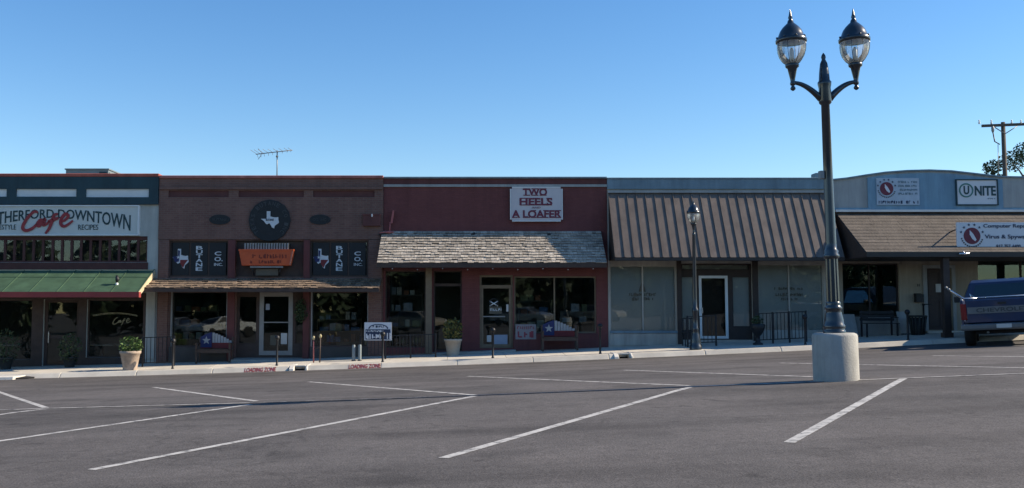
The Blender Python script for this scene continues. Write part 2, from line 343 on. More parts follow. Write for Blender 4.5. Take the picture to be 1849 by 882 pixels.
M['leaf_dark'] = mat('dark_leaf', (0.05, 0.085, 0.035), (0.025, 0.045, 0.02), 0.6, 12)
M['bark'] = mat('bark', (0.09, 0.07, 0.055), (0.05, 0.04, 0.032), 0.9, 8)
M['pole_wood'] = mat('creosote_pole', (0.10, 0.085, 0.07), (0.07, 0.06, 0.05), 0.9, 6)
M['hvac'] = mat('galvanised_grey', (0.22, 0.26, 0.27), (0.18, 0.215, 0.225), 0.55, 2, metal=0.2)
M['antenna'] = mat('dull_aluminium', (0.2, 0.2, 0.2), rough=0.5, metal=0.5)
M['roof_tar'] = mat('roof_tar', (0.10, 0.10, 0.10), rough=0.95)
M['truck_blue'] = mat('truck_blue', (0.014, 0.029, 0.080), (0.011, 0.023, 0.065), 0.38, 1.5, spec=0.35, coat=0.2)
M['chrome'] = mat('chrome', (0.62, 0.63, 0.64), (0.55, 0.56, 0.57), 0.22, 3, metal=0.9)
M['strip'] = mat('tailgate_strip', (0.16, 0.165, 0.17), (0.12, 0.125, 0.13), 0.45, 3, metal=0.2)
M['rubber'] = mat('tyre_rubber', (0.018, 0.018, 0.018), rough=0.85)
M['tail_red'] = mat('tail_lamp_red', (0.22, 0.012, 0.015), rough=0.25)
M['under'] = mat('underbody', (0.015, 0.015, 0.016), rough=0.9)
M['paper'] = mat('paper', (0.55, 0.55, 0.53), rough=0.8)
M['pink_metal'] = mat('faded_red_bracket', (0.42, 0.14, 0.13), (0.32, 0.09, 0.09), 0.6, 8)
M['bin_green'] = mat('dark_bin', (0.022, 0.026, 0.025), rough=0.6)
M['wood_seat'] = mat('bench_wood', (0.09, 0.06, 0.045), (0.06, 0.04, 0.03), 0.7, 6)
M['poster_red'] = mat('poster_red', (0.26, 0.05, 0.07), rough=0.7)
M['blue_paper'] = mat('pale_blue_poster', (0.30, 0.36, 0.46), rough=0.7)
M['white_car'] = mat('white_car_paint', (0.7, 0.7, 0.68), rough=0.3, coat=0.5)

# ------------------------------------------------------------------ lettering
def text_mesh(body, offset=0.0, extrude=0.004):
    c = bpy.data.curves.new('text', 'FONT'); c.body = body; c.offset = offset; c.extrude = extrude; c.resolution_u = 3
    o = bpy.data.objects.new('text_tmp', c); COL.objects.link(o); bpy.context.view_layer.update()
    dg = bpy.context.evaluated_depsgraph_get(); me = bpy.data.meshes.new_from_object(o.evaluated_get(dg))
    vs = [v.co.copy() for v in me.vertices]; fs = [tuple(p.vertices) for p in me.polygons]
    bpy.data.objects.remove(o); bpy.data.curves.remove(c); bpy.data.meshes.remove(me)
    return vs, fs
def text(name, body, m, parent, x0, x1, z0, z1, y, offset=0.0, warp=None, depth=0.012, serif=0.0):
    vs, fs = text_mesh(body, offset)
    ax, bx = min(v.x for v in vs), max(v.x for v in vs); ay, by = min(v.y for v in vs), max(v.y for v in vs)
    out = []
    for v in vs:
        u, q = (v.x - ax) / (bx - ax), (v.y - ay) / (by - ay)
        if warp: X, Z = warp(u, q)
        else: X, Z = x0 + u * (x1 - x0), z0 + q * (z1 - z0)
        out.append((X, y - (depth if v.z > 0 else 0), Z))
    return MB().add(out, fs).build(name, m, parent, fix=False)
def ring_text(name, body, m, parent, cx, cz, r, h, a0, a1, y):
    mb = MB(); n = len(body); da = (a1 - a0) / max(1, n - 1)
    for i, ch in enumerate(body):
        if ch == ' ': continue
        vs, fs = text_mesh(ch, 0.01)
        ax, bx = min(v.x for v in vs), max(v.x for v in vs); ay, by = min(v.y for v in vs), max(v.y for v in vs)
        a = a0 + da * i; wd = h * 0.75; o = []
        for v in vs:
            u = (v.x - (ax + bx) / 2) / (bx - ax) * wd; q = (v.y - ay) / max(1e-3, by - ay) * h
            if abs(a1) > abs(3.6): pass
            X = cx + math.cos(a) * (r + q) + math.sin(a) * u; Z = cz + math.sin(a) * (r + q) - math.cos(a) * u
            o.append((X, y - (0.01 if v.z > 0 else 0), Z))
        mb.add(o, fs)
    return mb.build(name, m, parent, fix=False)
def dashes(name, m, parent, x0, x1, z0, z1, y, seed=1, gap=0.3):
    # lettering too small to read in the photograph: uneven stroke marks, no words
    rr = random.Random(seed); mb = MB(); h = z1 - z0; x = x0
    while x < x1:
        wd = h * rr.uniform(0.25, 0.75)
        if rr.random() > 0.14:
            a, b = min(x + wd, x1), z0 + h * rr.uniform(0.0, 0.12)
            st = h * 0.22
            mb.box(x, x + st, y - 0.008, y, b, z1 - h * rr.uniform(0, 0.2))
            if a - x > st * 1.6: mb.box(x + st, a, y - 0.0075, y, z0 + h * rr.choice([0.0, 0.4, 0.75]), z0 + h * rr.choice([0.22, 0.6, 0.97]) + 0.004)
        x += wd + h * gap * rr.uniform(0.6, 1.2)
    o = mb.build(name, m, parent); o['kind'] = 'stuff'; return o
def stroke(mb, pts, wd, y, depth=0.012, sub=4):
    pts = [Vector((p[0], p[1])) for p in pts]
    if len(pts) > 2:                                   # Catmull-Rom
        q = [pts[0]] + pts + [pts[-1]]; s = []
        for i in range(1, len(q) - 2):
            for k in range(sub):
                t = k / sub; a, b, c, d = q[i - 1], q[i], q[i + 1], q[i + 2]
                s.append(0.5 * ((2 * b) + (c - a) * t + (2 * a - 5 * b + 4 * c - d) * t * t + (3 * b - a - 3 * c + d) * t ** 3))
        s.append(pts[-1]); pts = s
    n = len(pts); L = []; Rr = []
    for i, p in enumerate(pts):
        d = (pts[min(i + 1, n - 1)] - pts[max(i - 1, 0)]); d = d.normalized() if d.length > 0 else Vector((1, 0))
        ww = wd * (0.55 + 0.45 * math.sin(math.pi * min(1, max(0, (i + 0.7) / (n + 0.4)))))
        nrm = Vector((-d.y, d.x)) * ww / 2; L.append(p + nrm); Rr.append(p - nrm)
    for i in range(n - 1):
        a, b, c, d = Rr[i], Rr[i + 1], L[i + 1], L[i]
        yy = y - depth - 0.0004 * (i % 5)
        mb.hexa([(a.x, yy, a.y), (b.x, yy, b.y), (b.x, y, b.y), (a.x, y, a.y), (d.x, yy, d.y), (c.x, yy, c.y), (c.x, y, c.y), (d.x, y, d.y)])
TEXAS = [(0.32, 1.0), (0.52, 1.0), (0.52, 0.70), (0.66, 0.66), (0.82, 0.64), (0.95, 0.66), (0.96, 0.50), (1.0, 0.36), (0.96, 0.30), (0.84, 0.22), (0.76, 0.15), (0.74, 0.0), (0.62, 0.05), (0.56, 0.17), (0.48, 0.30), (0.40, 0.28), (0.34, 0.24), (0.26, 0.30), (0.16, 0.44), (0.0, 0.56), (0.32, 0.56)]
def texas(mb, cx, cz, w, h, y0, y1):
    poly = [(cx - w / 2 + a * w, cz - h / 2 + b * h) for a, b in TEXAS][::-1]
    return mb.prism_y(poly, y0, y1)
def star(mb, cx, cz, r, y0, y1):
    poly = [(cx + (r if k % 2 == 0 else r * 0.4) * math.sin(math.pi * k / 5), cz + (r if k % 2 == 0 else r * 0.4) * math.cos(math.pi * k / 5)) for k in range(10)][::-1]
    return mb.prism_y(poly, y0, y1)
def disc(mb, cx, cz, rx, rz, y0, y1, n=28):
    return mb.prism_y([(cx + rx * math.cos(2 * math.pi * k / n), cz + rz * math.sin(2 * math.pi * k / n)) for k in range(n)], y0, y1)
def annulus(mb, cx, cz, r0, r1, y0, y1, n=28):
    for k in range(n):
        a, b = 2 * math.pi * k / n, 2 * math.pi * (k + 1) / n
        p = [(cx + r * math.cos(t), cz + r * math.sin(t)) for r, t in ((r0, a), (r1, a), (r1, b), (r0, b))]
        mb.hexa([(p[0][0], y0, p[0][1]), (p[1][0], y0, p[1][1]), (p[1][0], y1, p[1][1]), (p[0][0], y1, p[0][1]), (p[3][0], y0, p[3][1]), (p[2][0], y0, p[2][1]), (p[2][0], y1, p[2][1]), (p[3][0], y1, p[3][1])])
    return mb

# ------------------------------------------------------------------ ground, markings, sidewalk
xs = [-600, -300, -150, -90] + [-60 + 2.5 * i for i in range(49)] + [90, 150, 300, 600]
ys = [-600, -200, -80, -30] + [-10 + 2.0 * i for i in range(12)] + [14.6, 16, 18, 20, 22, 24, 26, 28, 29.5, 30.4, YC, 33, 40, 80, 200, 600]
mb = MB(); n = len(xs)
mb.add([(x, y, gz(x, y)) for y in ys for x in xs], [(j * n + i, j * n + i + 1, (j + 1) * n + i + 1, (j + 1) * n + i) for j in range(len(ys) - 1) for i in range(n - 1)], True)
lot = mb.build('parking_lot_ground', M['asphalt'], None); tag(lot, 'grey worn asphalt of the sloping parking lot', 'asphalt', kind='structure')
def gline(p, q, w=0.105, m='line', name='parking_line', lift=0.004):
    a, b = G(*p), G(*q); d = (b - a); d.z = 0; d.normalize(); s = Vector((-d.y, d.x, 0)) * w / 2
    k = max(6, int((b - a).length / 0.6)); vs = []
    for i in range(k + 1):
        c = a.lerp(b, i / k)
        for e in (-1, 1):
            t = c + s * e; vs.append((t.x, t.y, gz(t.x, t.y) + lift))
    return MB().add(vs, [(2 * i, 2 * i + 2, 2 * i + 3, 2 * i + 1) for i in range(k)]).build(name, M[m], lot)
for p, q in [((83, 739), (-330, 797)), ((452, 731), (-200, 826)), ((857, 716), (165, 849)), ((1245, 700), (800, 828)), ((1632, 684), (1425, 800)),
             ((83, 737), (-70, 682)), ((463, 725), (278, 700)), ((857, 714), (558, 690)), ((1245, 697), (845, 680)), ((1500, 682), (1128, 669)), ((1960, 667), (1408, 656)), ((2000, 646), (1684, 643))]:
    gline(p, q)
gline((83, 738.5), (450, 728.5), 0.10, 'line', lift=0.008)
gline((450, 728.5), (857, 715), 0.09, 'line_worn', lift=0.008); gline((857, 715), (1245, 699.2), 0.09, 'line_worn', lift=0.008)
gline((1245, 699.2), (1630, 684), 0.10, 'line', lift=0.008); gline((1630, 684), (1980, 670), 0.10, 'line', lift=0.008)
gline((-330, 753), (83, 738.5), 0.10, 'line', lift=0.008)

swk = bpy.data.objects.new('sidewalk', None); COL.objects.link(swk); ORG[swk.name] = Vector((0, 0, 0)); swk['kind'] = 'structure'; tag(swk, 'pale concrete sidewalk along the shop fronts', 'sidewalk')
X0, X1 = -27.0, 30.0
nsl = 30
mb = MB(); kk = 40
for i in range(kk):
    a, b = X0 + (X1 - X0) * i / kk, X0 + (X1 - X0) * (i + 1) / kk
    mb.add([(a, YC, sw(a, YC) - 0.02), (b, YC, sw(b, YC) - 0.02), (b, F + 0.5, sw(b, F) - 0.02), (a, F + 0.5, sw(a, F) - 0.02)], [(0, 1, 2, 3)])
mb.build('joint_bed', M['concrete_base'], swk)
for i in range(nsl):
    a, b = X0 + (X1 - X0) * i / nsl + 0.006, X0 + (X1 - X0) * (i + 1) / nsl - 0.006
    dz = random.uniform(-0.003, 0.003)
    for y0, y1 in ((YC + 0.006, YC + 1.32), (YC + 1.334, F + 0.45)):
        MB().hexa([(a, y0, sw(a, y0) - 0.1), (b, y0, sw(b, y0) - 0.1), (b, y1, sw(b, y1) - 0.1), (a, y1, sw(a, y1) - 0.1), (a, y0, sw(a, y0) + dz), (b, y0, sw(b, y0) + dz), (b, y1, sw(b, y1) + dz), (a, y1, sw(a, y1) + dz)]).build('slab', M['concrete'], swk)
KT = 0.16
drains = [fx(545, YC), fx(1122, YC)]
cuts = []
x = X0
DW = 0.17
marks = sorted(drains)
while x < X1:
    nx = min(x + 2.4, X1)
    for d in marks:
        if x < d - DW < nx: nx = d - DW
    if any(abs(x - (d - DW)) < 1e-6 for d in marks): x = x + 2 * DW; continue
    cuts.append((x, nx)); x = nx
for a, b in cuts:
    a += 0.004; b -= 0.004
    y0, y1 = YC - KT, YC
    MB().hexa([(a, y0 - 0.16, gz(a, y0) - 0.03), (b, y0 - 0.16, gz(b, y0) - 0.03), (b, y1, gz(b, y0) - 0.1), (a, y1, gz(a, y0) - 0.1), (a, y0, sw(a, YC)), (b, y0, sw(b, YC)), (b, y1, sw(b, YC)), (a, y1, sw(a, YC))]).build('curb_stone', M['concrete'], swk, bevel=0.02)
for d, lab in zip(marks, ('white curb drain spout beside the red loading zone lettering', 'white curb drain spout in front of the oxblood shop')):
    t = thing('curb_drain', lab, 'drain', (d, YC, gz(d, YC)), 'curb drain spouts')
    MB().hexa([(d - DW + 0.01, YC + 0.02, gz(d, YC) - 0.05), (d + DW - 0.01, YC + 0.02, gz(d, YC) - 0.05), (d + DW - 0.01, YC + 0.06, gz(d, YC) - 0.05), (d - DW + 0.01, YC + 0.06, gz(d, YC) - 0.05),
               (d - DW + 0.01, YC + 0.02, sw(d, YC) - 0.012), (d + DW - 0.01, YC + 0.02, sw(d, YC) - 0.012), (d + DW - 0.01, YC + 0.06, sw(d, YC) - 0.012), (d - DW + 0.01, YC + 0.06, sw(d, YC) - 0.012)]).build('throat', M['hole_shade'], t)
    for s in (-1, 1):
        e = d + s * (DW + 0.07)
        MB().prism_x([(YC - KT - 0.20, gz(e, YC) - 0.05), (YC - KT - 0.17, gz(e, YC) + 0.07), (YC - KT + 0.02, sw(e, YC) + 0.012), (YC + 0.5, sw(e, YC + .5) + 0.012), (YC + 0.5, sw(e, YC) - 0.1), (YC, gz(e, YC) - 0.1)], e - 0.075 if s < 0 else e - 0.03, e + 0.075 if s < 0 else e + 0.03).build('cheek', M['white_conc'], t, bevel=0.015)
    MB().hexa([(d - DW + 0.008, YC - 0.10, sw(d, YC) - 0.03), (d + DW - 0.008, YC - 0.10, sw(d, YC) - 0.03), (d + DW - 0.008, YC + 0.018, sw(d, YC) - 0.03), (d - DW + 0.008, YC + 0.018, sw(d, YC) - 0.03),
               (d - DW + 0.008, YC - 0.10, sw(d, YC) + 0.006), (d + DW - 0.008, YC - 0.10, sw(d, YC) + 0.006), (d + DW - 0.008, YC + 0.018, sw(d, YC) + 0.006), (d - DW + 0.008, YC + 0.018, sw(d, YC) + 0.006)]).build('lid', M['white_conc'], t)
# raised concrete apron with its own outlet at the far left
t = thing('curb_apron', 'low pale concrete apron with a dark outlet in front of the cafe curb', 'apron', (fx(-40, 30.2), 30.2, gz(-14, 30.2)))
xa, xb, xc = fx(-260, 30.2), fx(38, 30.2), fx(56, 30.2)
for a, b in ((xa, -17.6), (-17.59, -15.8), (-15.79, xb)):
    MB().hexa([(a, 29.9, gz(a, 29.9) - 0.1), (b, 29.9, gz(b, 29.9) - 0.1), (b, YC - KT - 0.03, gz(b, YC) - 0.1), (a, YC - KT - 0.03, gz(a, YC) - 0.1), (a, 29.95, gz(a, 29.9) + 0.09), (b, 29.95, gz(b, 29.9) + 0.09), (b, YC - KT - 0.03, gz(b, YC) + 0.11), (a, YC - KT - 0.03, gz(a, YC) + 0.11)]).build('slab', M['white_conc'], t, bevel=0.02)
MB().hexa([(xb + .01, 30.1, gz(xb, 30.1) - 0.05), (xc, 30.3, gz(xc, 30.3) - 0.05), (xc, 30.8, gz(xc, 30.8) - 0.05), (xb + .01, 30.8, gz(xb, 30.8) - 0.05), (xb + .01, 30.1, gz(xb, 30.1) + 0.05), (xc, 30.3, gz(xc, 30.3) + 0.02), (xc, 30.8, gz(xc, 30.8) + 0.05), (xb + .01, 30.8, gz(xb, 30.8) + 0.08)]).build('outlet', M['hole_shade'], t)  # solid near-black block in place of a shaded opening
# red stencilled words on the curb face
for a, b, lab in ((446, 502, 'left'), (632, 689, 'right')):
    x0, x1 = fx(a, YC - KT), fx(b, YC - KT); zc = gz((x0 + x1) / 2, YC)
    sl_ = (gz(x1, YC) - gz(x0, YC)) / (x1 - x0); xm = (x0 + x1) / 2
    ct = text('curb_lettering', 'LOADING ZONE', M['red_curb'], swk, x0, x1, 0, 0, YC - KT - 0.005, offset=0.02, depth=0.004,
         warp=lambda u, q: (x0 + u * (x1 - x0), zc + (u - .5) * (x1 - x0) * sl_ + 0.012 + q * 0.125))
    for v in ct.data.vertices:
        lz_ = v.co.z - gz(v.co.x, YC); v.co.y -= 0.16 * (0.15 - lz_) / 0.18 + 0.004

# ------------------------------------------------------------------ buildings
DEPTH = 14.0
def shell(root, x0, x1, ztop, zroof, m, zlow):
    # side walls, back wall, roof deck and a dim interior
    box('side_wall', m, root, x0, x0 + 0.22, F + 0.25, F + DEPTH, zlow, ztop - 0.002)
    box('side_wall', m, root, x1 - 0.22, x1, F + 0.25, F + DEPTH, zlow, ztop - 0.002)
    box('back_wall', m, root, x0 + 0.221, x1 - 0.221, F + DEPTH - 0.2, F + DEPTH, zlow, ztop - 0.003)
    box('roof_deck', M['roof_tar'], root, x0 + 0.221, x1 - 0.221, F + 0.251, F + DEPTH - 0.201, zroof - 0.15, zroof)
def room(root, x0, x1, zf, zc, m='interior', depth=5.0):
    mb = MB(); y0, y1 = F + 0.30, F + depth; e = 0.225
    a, b = x0 + e + .01, x1 - e - .01
    mb.add([(a, y0, zf), (b, y0, zf), (b, y1, zf), (a, y1, zf)], [(0, 1, 2, 3)])
    mb.add([(a, y0, zc), (b, y0, zc), (b, y1, zc), (a, y1, zc)], [(3, 2, 1, 0)])
    mb.add([(a, y1, zf), (b, y1, zf), (b, y1, zc), (a, y1, zc)], [(0, 1, 2, 3)])
    mb.add([(a, y0, zf), (a, y1, zf), (a, y1, zc), (a, y0, zc)], [(0, 1, 2, 3)])
    mb.add([(b, y0, zf), (b, y0, zc), (b, y1, zc), (b, y1, zf)], [(0, 1, 2, 3)])
    return mb.build('room_lining', M[m], root, fix=False)
def win(root, a, b, t, s, fm, gm='glass', fw=0.05, y=None, mull=(), name='window', setback=0.10, trans=()):
    """window filling an opening given in photo pixels: frame members, panes, optional mullions"""
    y = (F if y is None else y) + setback
    x0, x1, z1, z0 = fx(a), fx(b), fz(t), fz(s)
    m = MB()
    m.box(x0, x0 + fw, y, y + 0.08, z0, z1).box(x1 - fw, x1, y, y + 0.08, z0, z1).box(x0 + fw, x1 - fw, y, y + 0.08, z1 - fw, z1).box(x0 + fw, x1 - fw, y, y + 0.08, z0, z0 + fw)
    fr = m.build(name, fm, root)
    cuts_ = [x0 + fw] + [fx(q) for q in mull] + [x1 - fw]
    for q in mull: box('mullion', fm, fr, fx(q) - 0.025, fx(q) + 0.025, y + 0.002, y + 0.078, z0 + fw, z1 - fw)
    for i in range(len(cuts_) - 1):
        p = box('pane', M[gm], fr, cuts_[i] + 0.001, cuts_[i + 1] - 0.001, y + 0.035, y + 0.041, z0 + fw, z1 - fw)
    return fr
def opening(a, b, t, s): return (fx(a), fx(b), fz(s), fz(t))

# ---- cafe
bx0, bx1 = fx(-260), fx(286) - 0.004
zt = fz(320)
B1 = thing('cafe_building', 'single storey cafe with dark green cornice, cream wall and green awning at left', 'building', ((bx0 + bx1) / 2, F, sw((bx0 + bx1) / 2, F)))
ops = [opening(-240, 266, 427, 474), opening(-240, 62, 541, 650), opening(82, 146, 541, 664), opening(160, 262, 541, 646)]
wall_mb(bx0, bx1, fz(700), zt, F, 0.25, ops).build('front_wall', M['cream'], B1)
shell(B1, bx0, bx1, zt, fz(335), M['cream'], fz(700))
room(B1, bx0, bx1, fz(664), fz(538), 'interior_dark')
box('coping', M['red_coping'], B1, bx0 - 0.0, bx1 + 0.0, F - 0.12, F + 0.35, zt, zt + 0.11, bevel=0.02)
# green cornice band with pale inset panels
po = [opening(-222, -112, 342, 356), opening(-96, 11, 342, 356), opening(28, 137, 342, 356), opening(154, 268, 342, 357)]
cb_ = wall_mb(bx0, bx1 - 0.01, fz(370), zt - 0.003, F - 0.10, 0.095, po).build('cornice_band', M['green_band'], B1)
for o in po: box('inset_panel', M['white'], cb_, o[0] - 0.0, o[1] + 0.0, F - 0.04, F - 0.001, o[2] + .001, o[3] - .001)
# transom lights
x0, x1, z0, z1 = ops[0]
tr = wall_mb(x0 + .002, x1 - .002, z0 + .002, z1 - .002, F + 0.03, 0.07, [(fx(265 - 17.2 * (k + 1) + 3.2), fx(265 - 17.2 * k - 1.2), fz(471), fz(434)) for k in range(29)]).build('transom_frame', M['maroon'], B1)
for k in range(29):
    box('pane', M['glass'], tr, fx(265 - 17.2 * (k + 1) + 3.2) + .001, fx(265 - 17.2 * k - 1.2) - .001, F + 0.075, F + 0.081, fz(471) + .001, fz(434) - .001)
box('transom_back', M['brown_post'], B1, x0, x1, F + 0.20, F + 0.24, z0 + .01, z1 - .01)
box('sill_board', M['maroon'], B1, x0, x1 + 0.04, F - 0.05, F - .002, fz(487), fz(474.5))
# awning: sheet panels on a slope, valance, end cheek
AWT, AWB, APJ = fz(487), P(830, 528, F - 1.7).z, 1.7
aw = MB().box(bx0, fx(280), F - 0.10, F - 0.003, AWT - 0.08, AWT - 0.01).build('awning', M['awn_end'], B1)
apx = [280 - 46.5 * k for k in range(12)]
for k in range(11):
    a, b = fx(apx[k + 1]) + 0.012, fx(apx[k]) - 0.012
    MB().hexa([(a, F - 0.02, AWT - 0.02), (b, F - 0.02, AWT - 0.02), (b, F - APJ, AWB - 0.02), (a, F - APJ, AWB - 0.02), (a, F - 0.02, AWT), (b, F - 0.02, AWT), (b, F - APJ, AWB), (a, F - APJ, AWB)]).build('panel', M['awn_green'], aw)
    MB().hexa([(b, F - 0.02, AWT - .03), (b + 0.024, F - 0.02, AWT - .03), (b + 0.024, F - APJ, AWB - .03), (b, F - APJ, AWB - .03), (b, F - 0.02, AWT + 0.02), (b + 0.024, F - 0.02, AWT + 0.02), (b + 0.024, F - APJ, AWB + 0.02), (b, F - APJ, AWB + 0.02)]).build('seam', M['awn_green'], aw)
for yy in (0.62,):
    zz = AWT + (AWB - AWT) * (yy / APJ) 
    box('batten', M['awn_green'], aw, bx0, fx(280) - 0.05, F - yy - 0.012, F - yy + 0.012, zz, zz + 0.02)
box('valance', M['awn_red'], aw, bx0, fx(280) + 0.02, F - APJ - 0.03, F - APJ - 0.004, AWB - 0.17, AWB + 0.012)
MB().prism_x([(F - APJ, AWB - 0.16), (F - APJ, AWB), (F - 0.02, AWT), (F - 0.02, AWT - 0.22)], fx(280) + 0.014, fx(280) + 0.028).build('cheek', M['awn_end'], aw)
box('valance_return', M['awn_red'], aw, fx(280) + 0.03, fx(280) + 0.045, F - APJ - 0.03, F - APJ + 0.18, AWB - 0.17, AWB + 0.012)
# ground floor
mb = wall_mb(bx0 + .01, fx(266), fz(690), fz(530), F - 0.03, 0.028, [opening(-240, 62, 541, 650), opening(82, 146, 541, 664), opening(160, 262, 541, 646)]); mb.build('shopfront_cladding', M['brown_wood'], B1)
win(B1, -240, 62, 541, 650, M['brown_wood'], mull=(-140, -40))
win(B1, 160, 262, 541, 646, M['brown_wood'])
d = win(B1, 82, 146, 541, 664, M['brown_wood'], name='door', fw=0.11); box('handle', M['chrome'], d, fx(90), fx(92), F + 0.05, F + 0.09, fz(620), fz(600))
box('door_rail', M['brown_wood'], d, fx(85), fx(143), F + 0.105, F + 0.175, fz(612), fz(606))
box('corner_pilaster', M['cream'], B1, fx(267), fx(283), F - 0.06, F - .002, fz(648), fz(524))
# window lettering
wl = text('window_lettering', 'WEATHERFORD DOWNTOWN', M['gold'], B1, 0, 0, 0, 0, F + 0.13, offset=0.01, depth=0.003,
     warp=lambda u, q: (fx(168 + 80 * u), fz(571 - 3.2 * q - 4.5 * math.sin(math.pi * u) + 1)))
mb = MB()
def pxs(pts, ox, oy, sc): return [(fx(ox + a * sc), fz(oy + b * sc)) for a, b in pts]
CAFE = [[(430, 462), (392, 452), (335, 500), (285, 575), (268, 635), (305, 662), (370, 640), (425, 590), (470, 545)],
        [(505, 540), (455, 545), (425, 595), (450, 610), (490, 560), (512, 535), (495, 600), (530, 590), (560, 555)],
        [(655, 478), (615, 490), (590, 560), (560, 640), (520, 695)], [(545, 560), (600, 545), (660, 520)],
        [(690, 565), (735, 545), (770, 500), (735, 478), (695, 530), (690, 590), (725, 615), (775, 590), (822, 552)]]
for s_ in CAFE: stroke(mb, pxs([(a * 0.36 / 6.163 - 22 * .36 + 0, b * 0.36 / 6.163 - 60 * .36) for a, b in s_], 189 + 8, 578 - 14 + 5, 1.0), 0.02, F + 0.13, 0.003)
mb.build('window_script', M['gold'], B1)['kind'] = 'stuff'

# cafe sign board
SGX0, SGX1 = fx(-62), fx(250)
sg = thing('cafe_sign', 'long cream signboard with green arched lettering and red script on the cafe', 'sign', ((SGX0 + SGX1) / 2, F, fz(424)))
box('board', M['cream_board'], sg, SGX0, SGX1, F - 0.13, F - 0.101 + .098, fz(424), fz(374))
mb = MB(); e = 0.045
mb.box(SGX0 - e, SGX0 - .001, F - 0.17, F - .003, fz(424) - e, fz(374) + e).box(SGX1 + .001, SGX1 + e, F - 0.17, F - .003, fz(424) - e, fz(374) + e).box(SGX0, SGX1, F - 0.17, F - .003, fz(424) - e, fz(424) - .001).box(SGX0, SGX1, F - 0.17, F - .003, fz(374) + .001, fz(374) + e)
mb.build('frame', M['white'], sg)
def warp_main(u, q):
    px = -48 + u * (237 + 48); t = abs(px - 95) / 143.0
    top = 379.0 + 10.5 * t ** 2.0; bot = 394.5 + 24.0 * t ** 1.7
    return fx(px), fz(bot + (top - bot) * q)
text('arched_lettering', 'WEATHERFORD DOWNTOWN', M['green_text'], sg, 0, 0, 0, 0, F - 0.131, offset=0.012, warp=warp_main)
text('small_lettering', 'HOMESTYLE', M['green_text'], sg, fx(-22), fx(31), fz(415.5), fz(406.5), F - 0.131)
text('small_lettering', 'RECIPES', M['green_text'], sg, fx(143), fx(179), fz(416), fz(406.5), F - 0.131)
mb = MB()
for s_ in CAFE: stroke(mb, [(fx(a / 6.163), fz(310 + b / 6.163)) for a, b in s_], 0.115, F - 0.148, 0.014, sub=6)
mb.build('script_lettering', M['red_text'], sg)

# ---- butane company
bx0, bx1 = fx(286) + 0.004, fx(692) - 0.004
zt = fz(323)
B2 = thing('brick_shop_building', 'brown brick shop with round black state emblem and low shingled awning', 'building', ((bx0 + bx1) / 2, F, sw((bx0 + bx1) / 2, F)))
pn = [opening(303, 412, 345, 357), opening(430, 548, 345, 357), opening(565, 676, 345, 357)]
bays = [opening(306, 413, 435, 500), opening(426, 549, 435, 500), opening(560, 665, 435, 500)]
low = [opening(311, 413, 527, 626), opening(428, 562 - 4, 527, 652), opening(563, 666, 527, 626)]
wall_mb(bx0, bx1, fz(700), zt, F, 0.25, bays + low).build('front_wall', M['brick'], B2)
# upper brick face proud of the wall, leaving three shallow sunk panels
uf = wall_mb(bx0, bx1, fz(433), zt - 0.002, F - 0.07, 0.068, pn).build('parapet_face', M['brick'], B2)
for o in pn: box('sunk_panel', M['panel_red'], uf, o[0], o[1], F - 0.02, F - 0.003, o[2], o[3])
box('corbel', M['brick'], uf, bx0 + .02, bx1 - .02, F - 0.13, F - 0.071, fz(343), fz(339))
shell(B2, bx0, bx1, zt, fz(335), M['brick'], fz(700))
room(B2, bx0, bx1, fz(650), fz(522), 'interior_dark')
box('coping', M['pink_coping'], B2, bx0, bx1, F - 0.13, F + 0.35, zt, zt + 0.10, bevel=0.02)
for (x0, x1, z0, z1), kind in zip(bays, 'wpw'):
    if kind == 'w':
        fr = wall_mb(x0 + .002, x1 - .002, z0, z1 - .002, F + 0.06, 0.06, [(x0 + .06 + (x1 - x0 - .12) * k / 3 + (0.03 if k else 0), x0 + .06 + (x1 - x0 - .12) * (k + 1) / 3 - (0.03 if k < 2 else 0), z0 + .06, z1 - .06) for k in range(3)]).build('transom_window', M['brown_wood'], B2)
        for k in range(3):
            box('pane', M['glass'], fr, x0 + .061 + (x1 - x0 - .12) * k / 3 + (0.03 if k else 0), x0 + .059 + (x1 - x0 - .12) * (k + 1) / 3 - (0.03 if k < 2 else 0), F + 0.115, F + 0.12, z0 + .061, z1 - .061)
        box('backing', M['brown_post'], B2, x0, x1, F + 0.2, F + 0.24, z0, z1)
    else:
        box('recess_panel', M['brown_wood'], B2, x0 + .002, x1 - .002, F + 0.10, F + 0.24, z0, z1 - .002)
for a, b in ((288, 306), (413, 426), (549, 560), (666, 690)):
    box('pilaster', M['brick'] if a in (288, 666) else M['oxblood'], B2, fx(a), fx(b), F - 0.09, F - .002, fz(660), fz(434))
# ground floor
win(B2, 311, 413, 527, 626, M['brown_wood'], fw=0.04)
win(B2, 563, 666, 527, 626, M['brown_wood'], fw=0.04)
box('edge_trim', M['alum'], B2, fx(311), fx(313), F - 0.03, F + 0.09, fz(626), fz(527.5)); box('edge_trim', M['alum'], B2, fx(411), fx(413), F - 0.03, F + 0.09, fz(626), fz(527.5))
box('edge_trim', M['alum'], B2, fx(563), fx(565), F - 0.03, F + 0.09, fz(626), fz(527.5)); box('edge_trim', M['alum'], B2, fx(664), fx(666), F - 0.03, F + 0.09, fz(626), fz(527.5))
for a, b in ((311, 413), (563, 666)):
    box('bulkhead', M['bulkhead'], B2, fx(a) - .03, fx(b) + .03, F - 0.06, F - .003, fz(672), fz(627))
ex0, ex1, ez0, ez1 = low[1]
ent = wall_mb(ex0 + .002, ex1 - .002, ez0, ez1 - .002, F + 0.14, 0.08, [opening(431, 464, 535, 622), opening(469, 529, 528, 642), opening(533, 552, 545, 622)]).build('entry_screen', M['brown_wood'], B2)
win(B2, 431, 464, 535, 622, M['brown_wood'], fw=0.03, setback=0.16, name='sidelight')
win(B2, 533, 552, 545, 622, M['brown_wood'], fw=0.03, setback=0.16, name='sidelight')
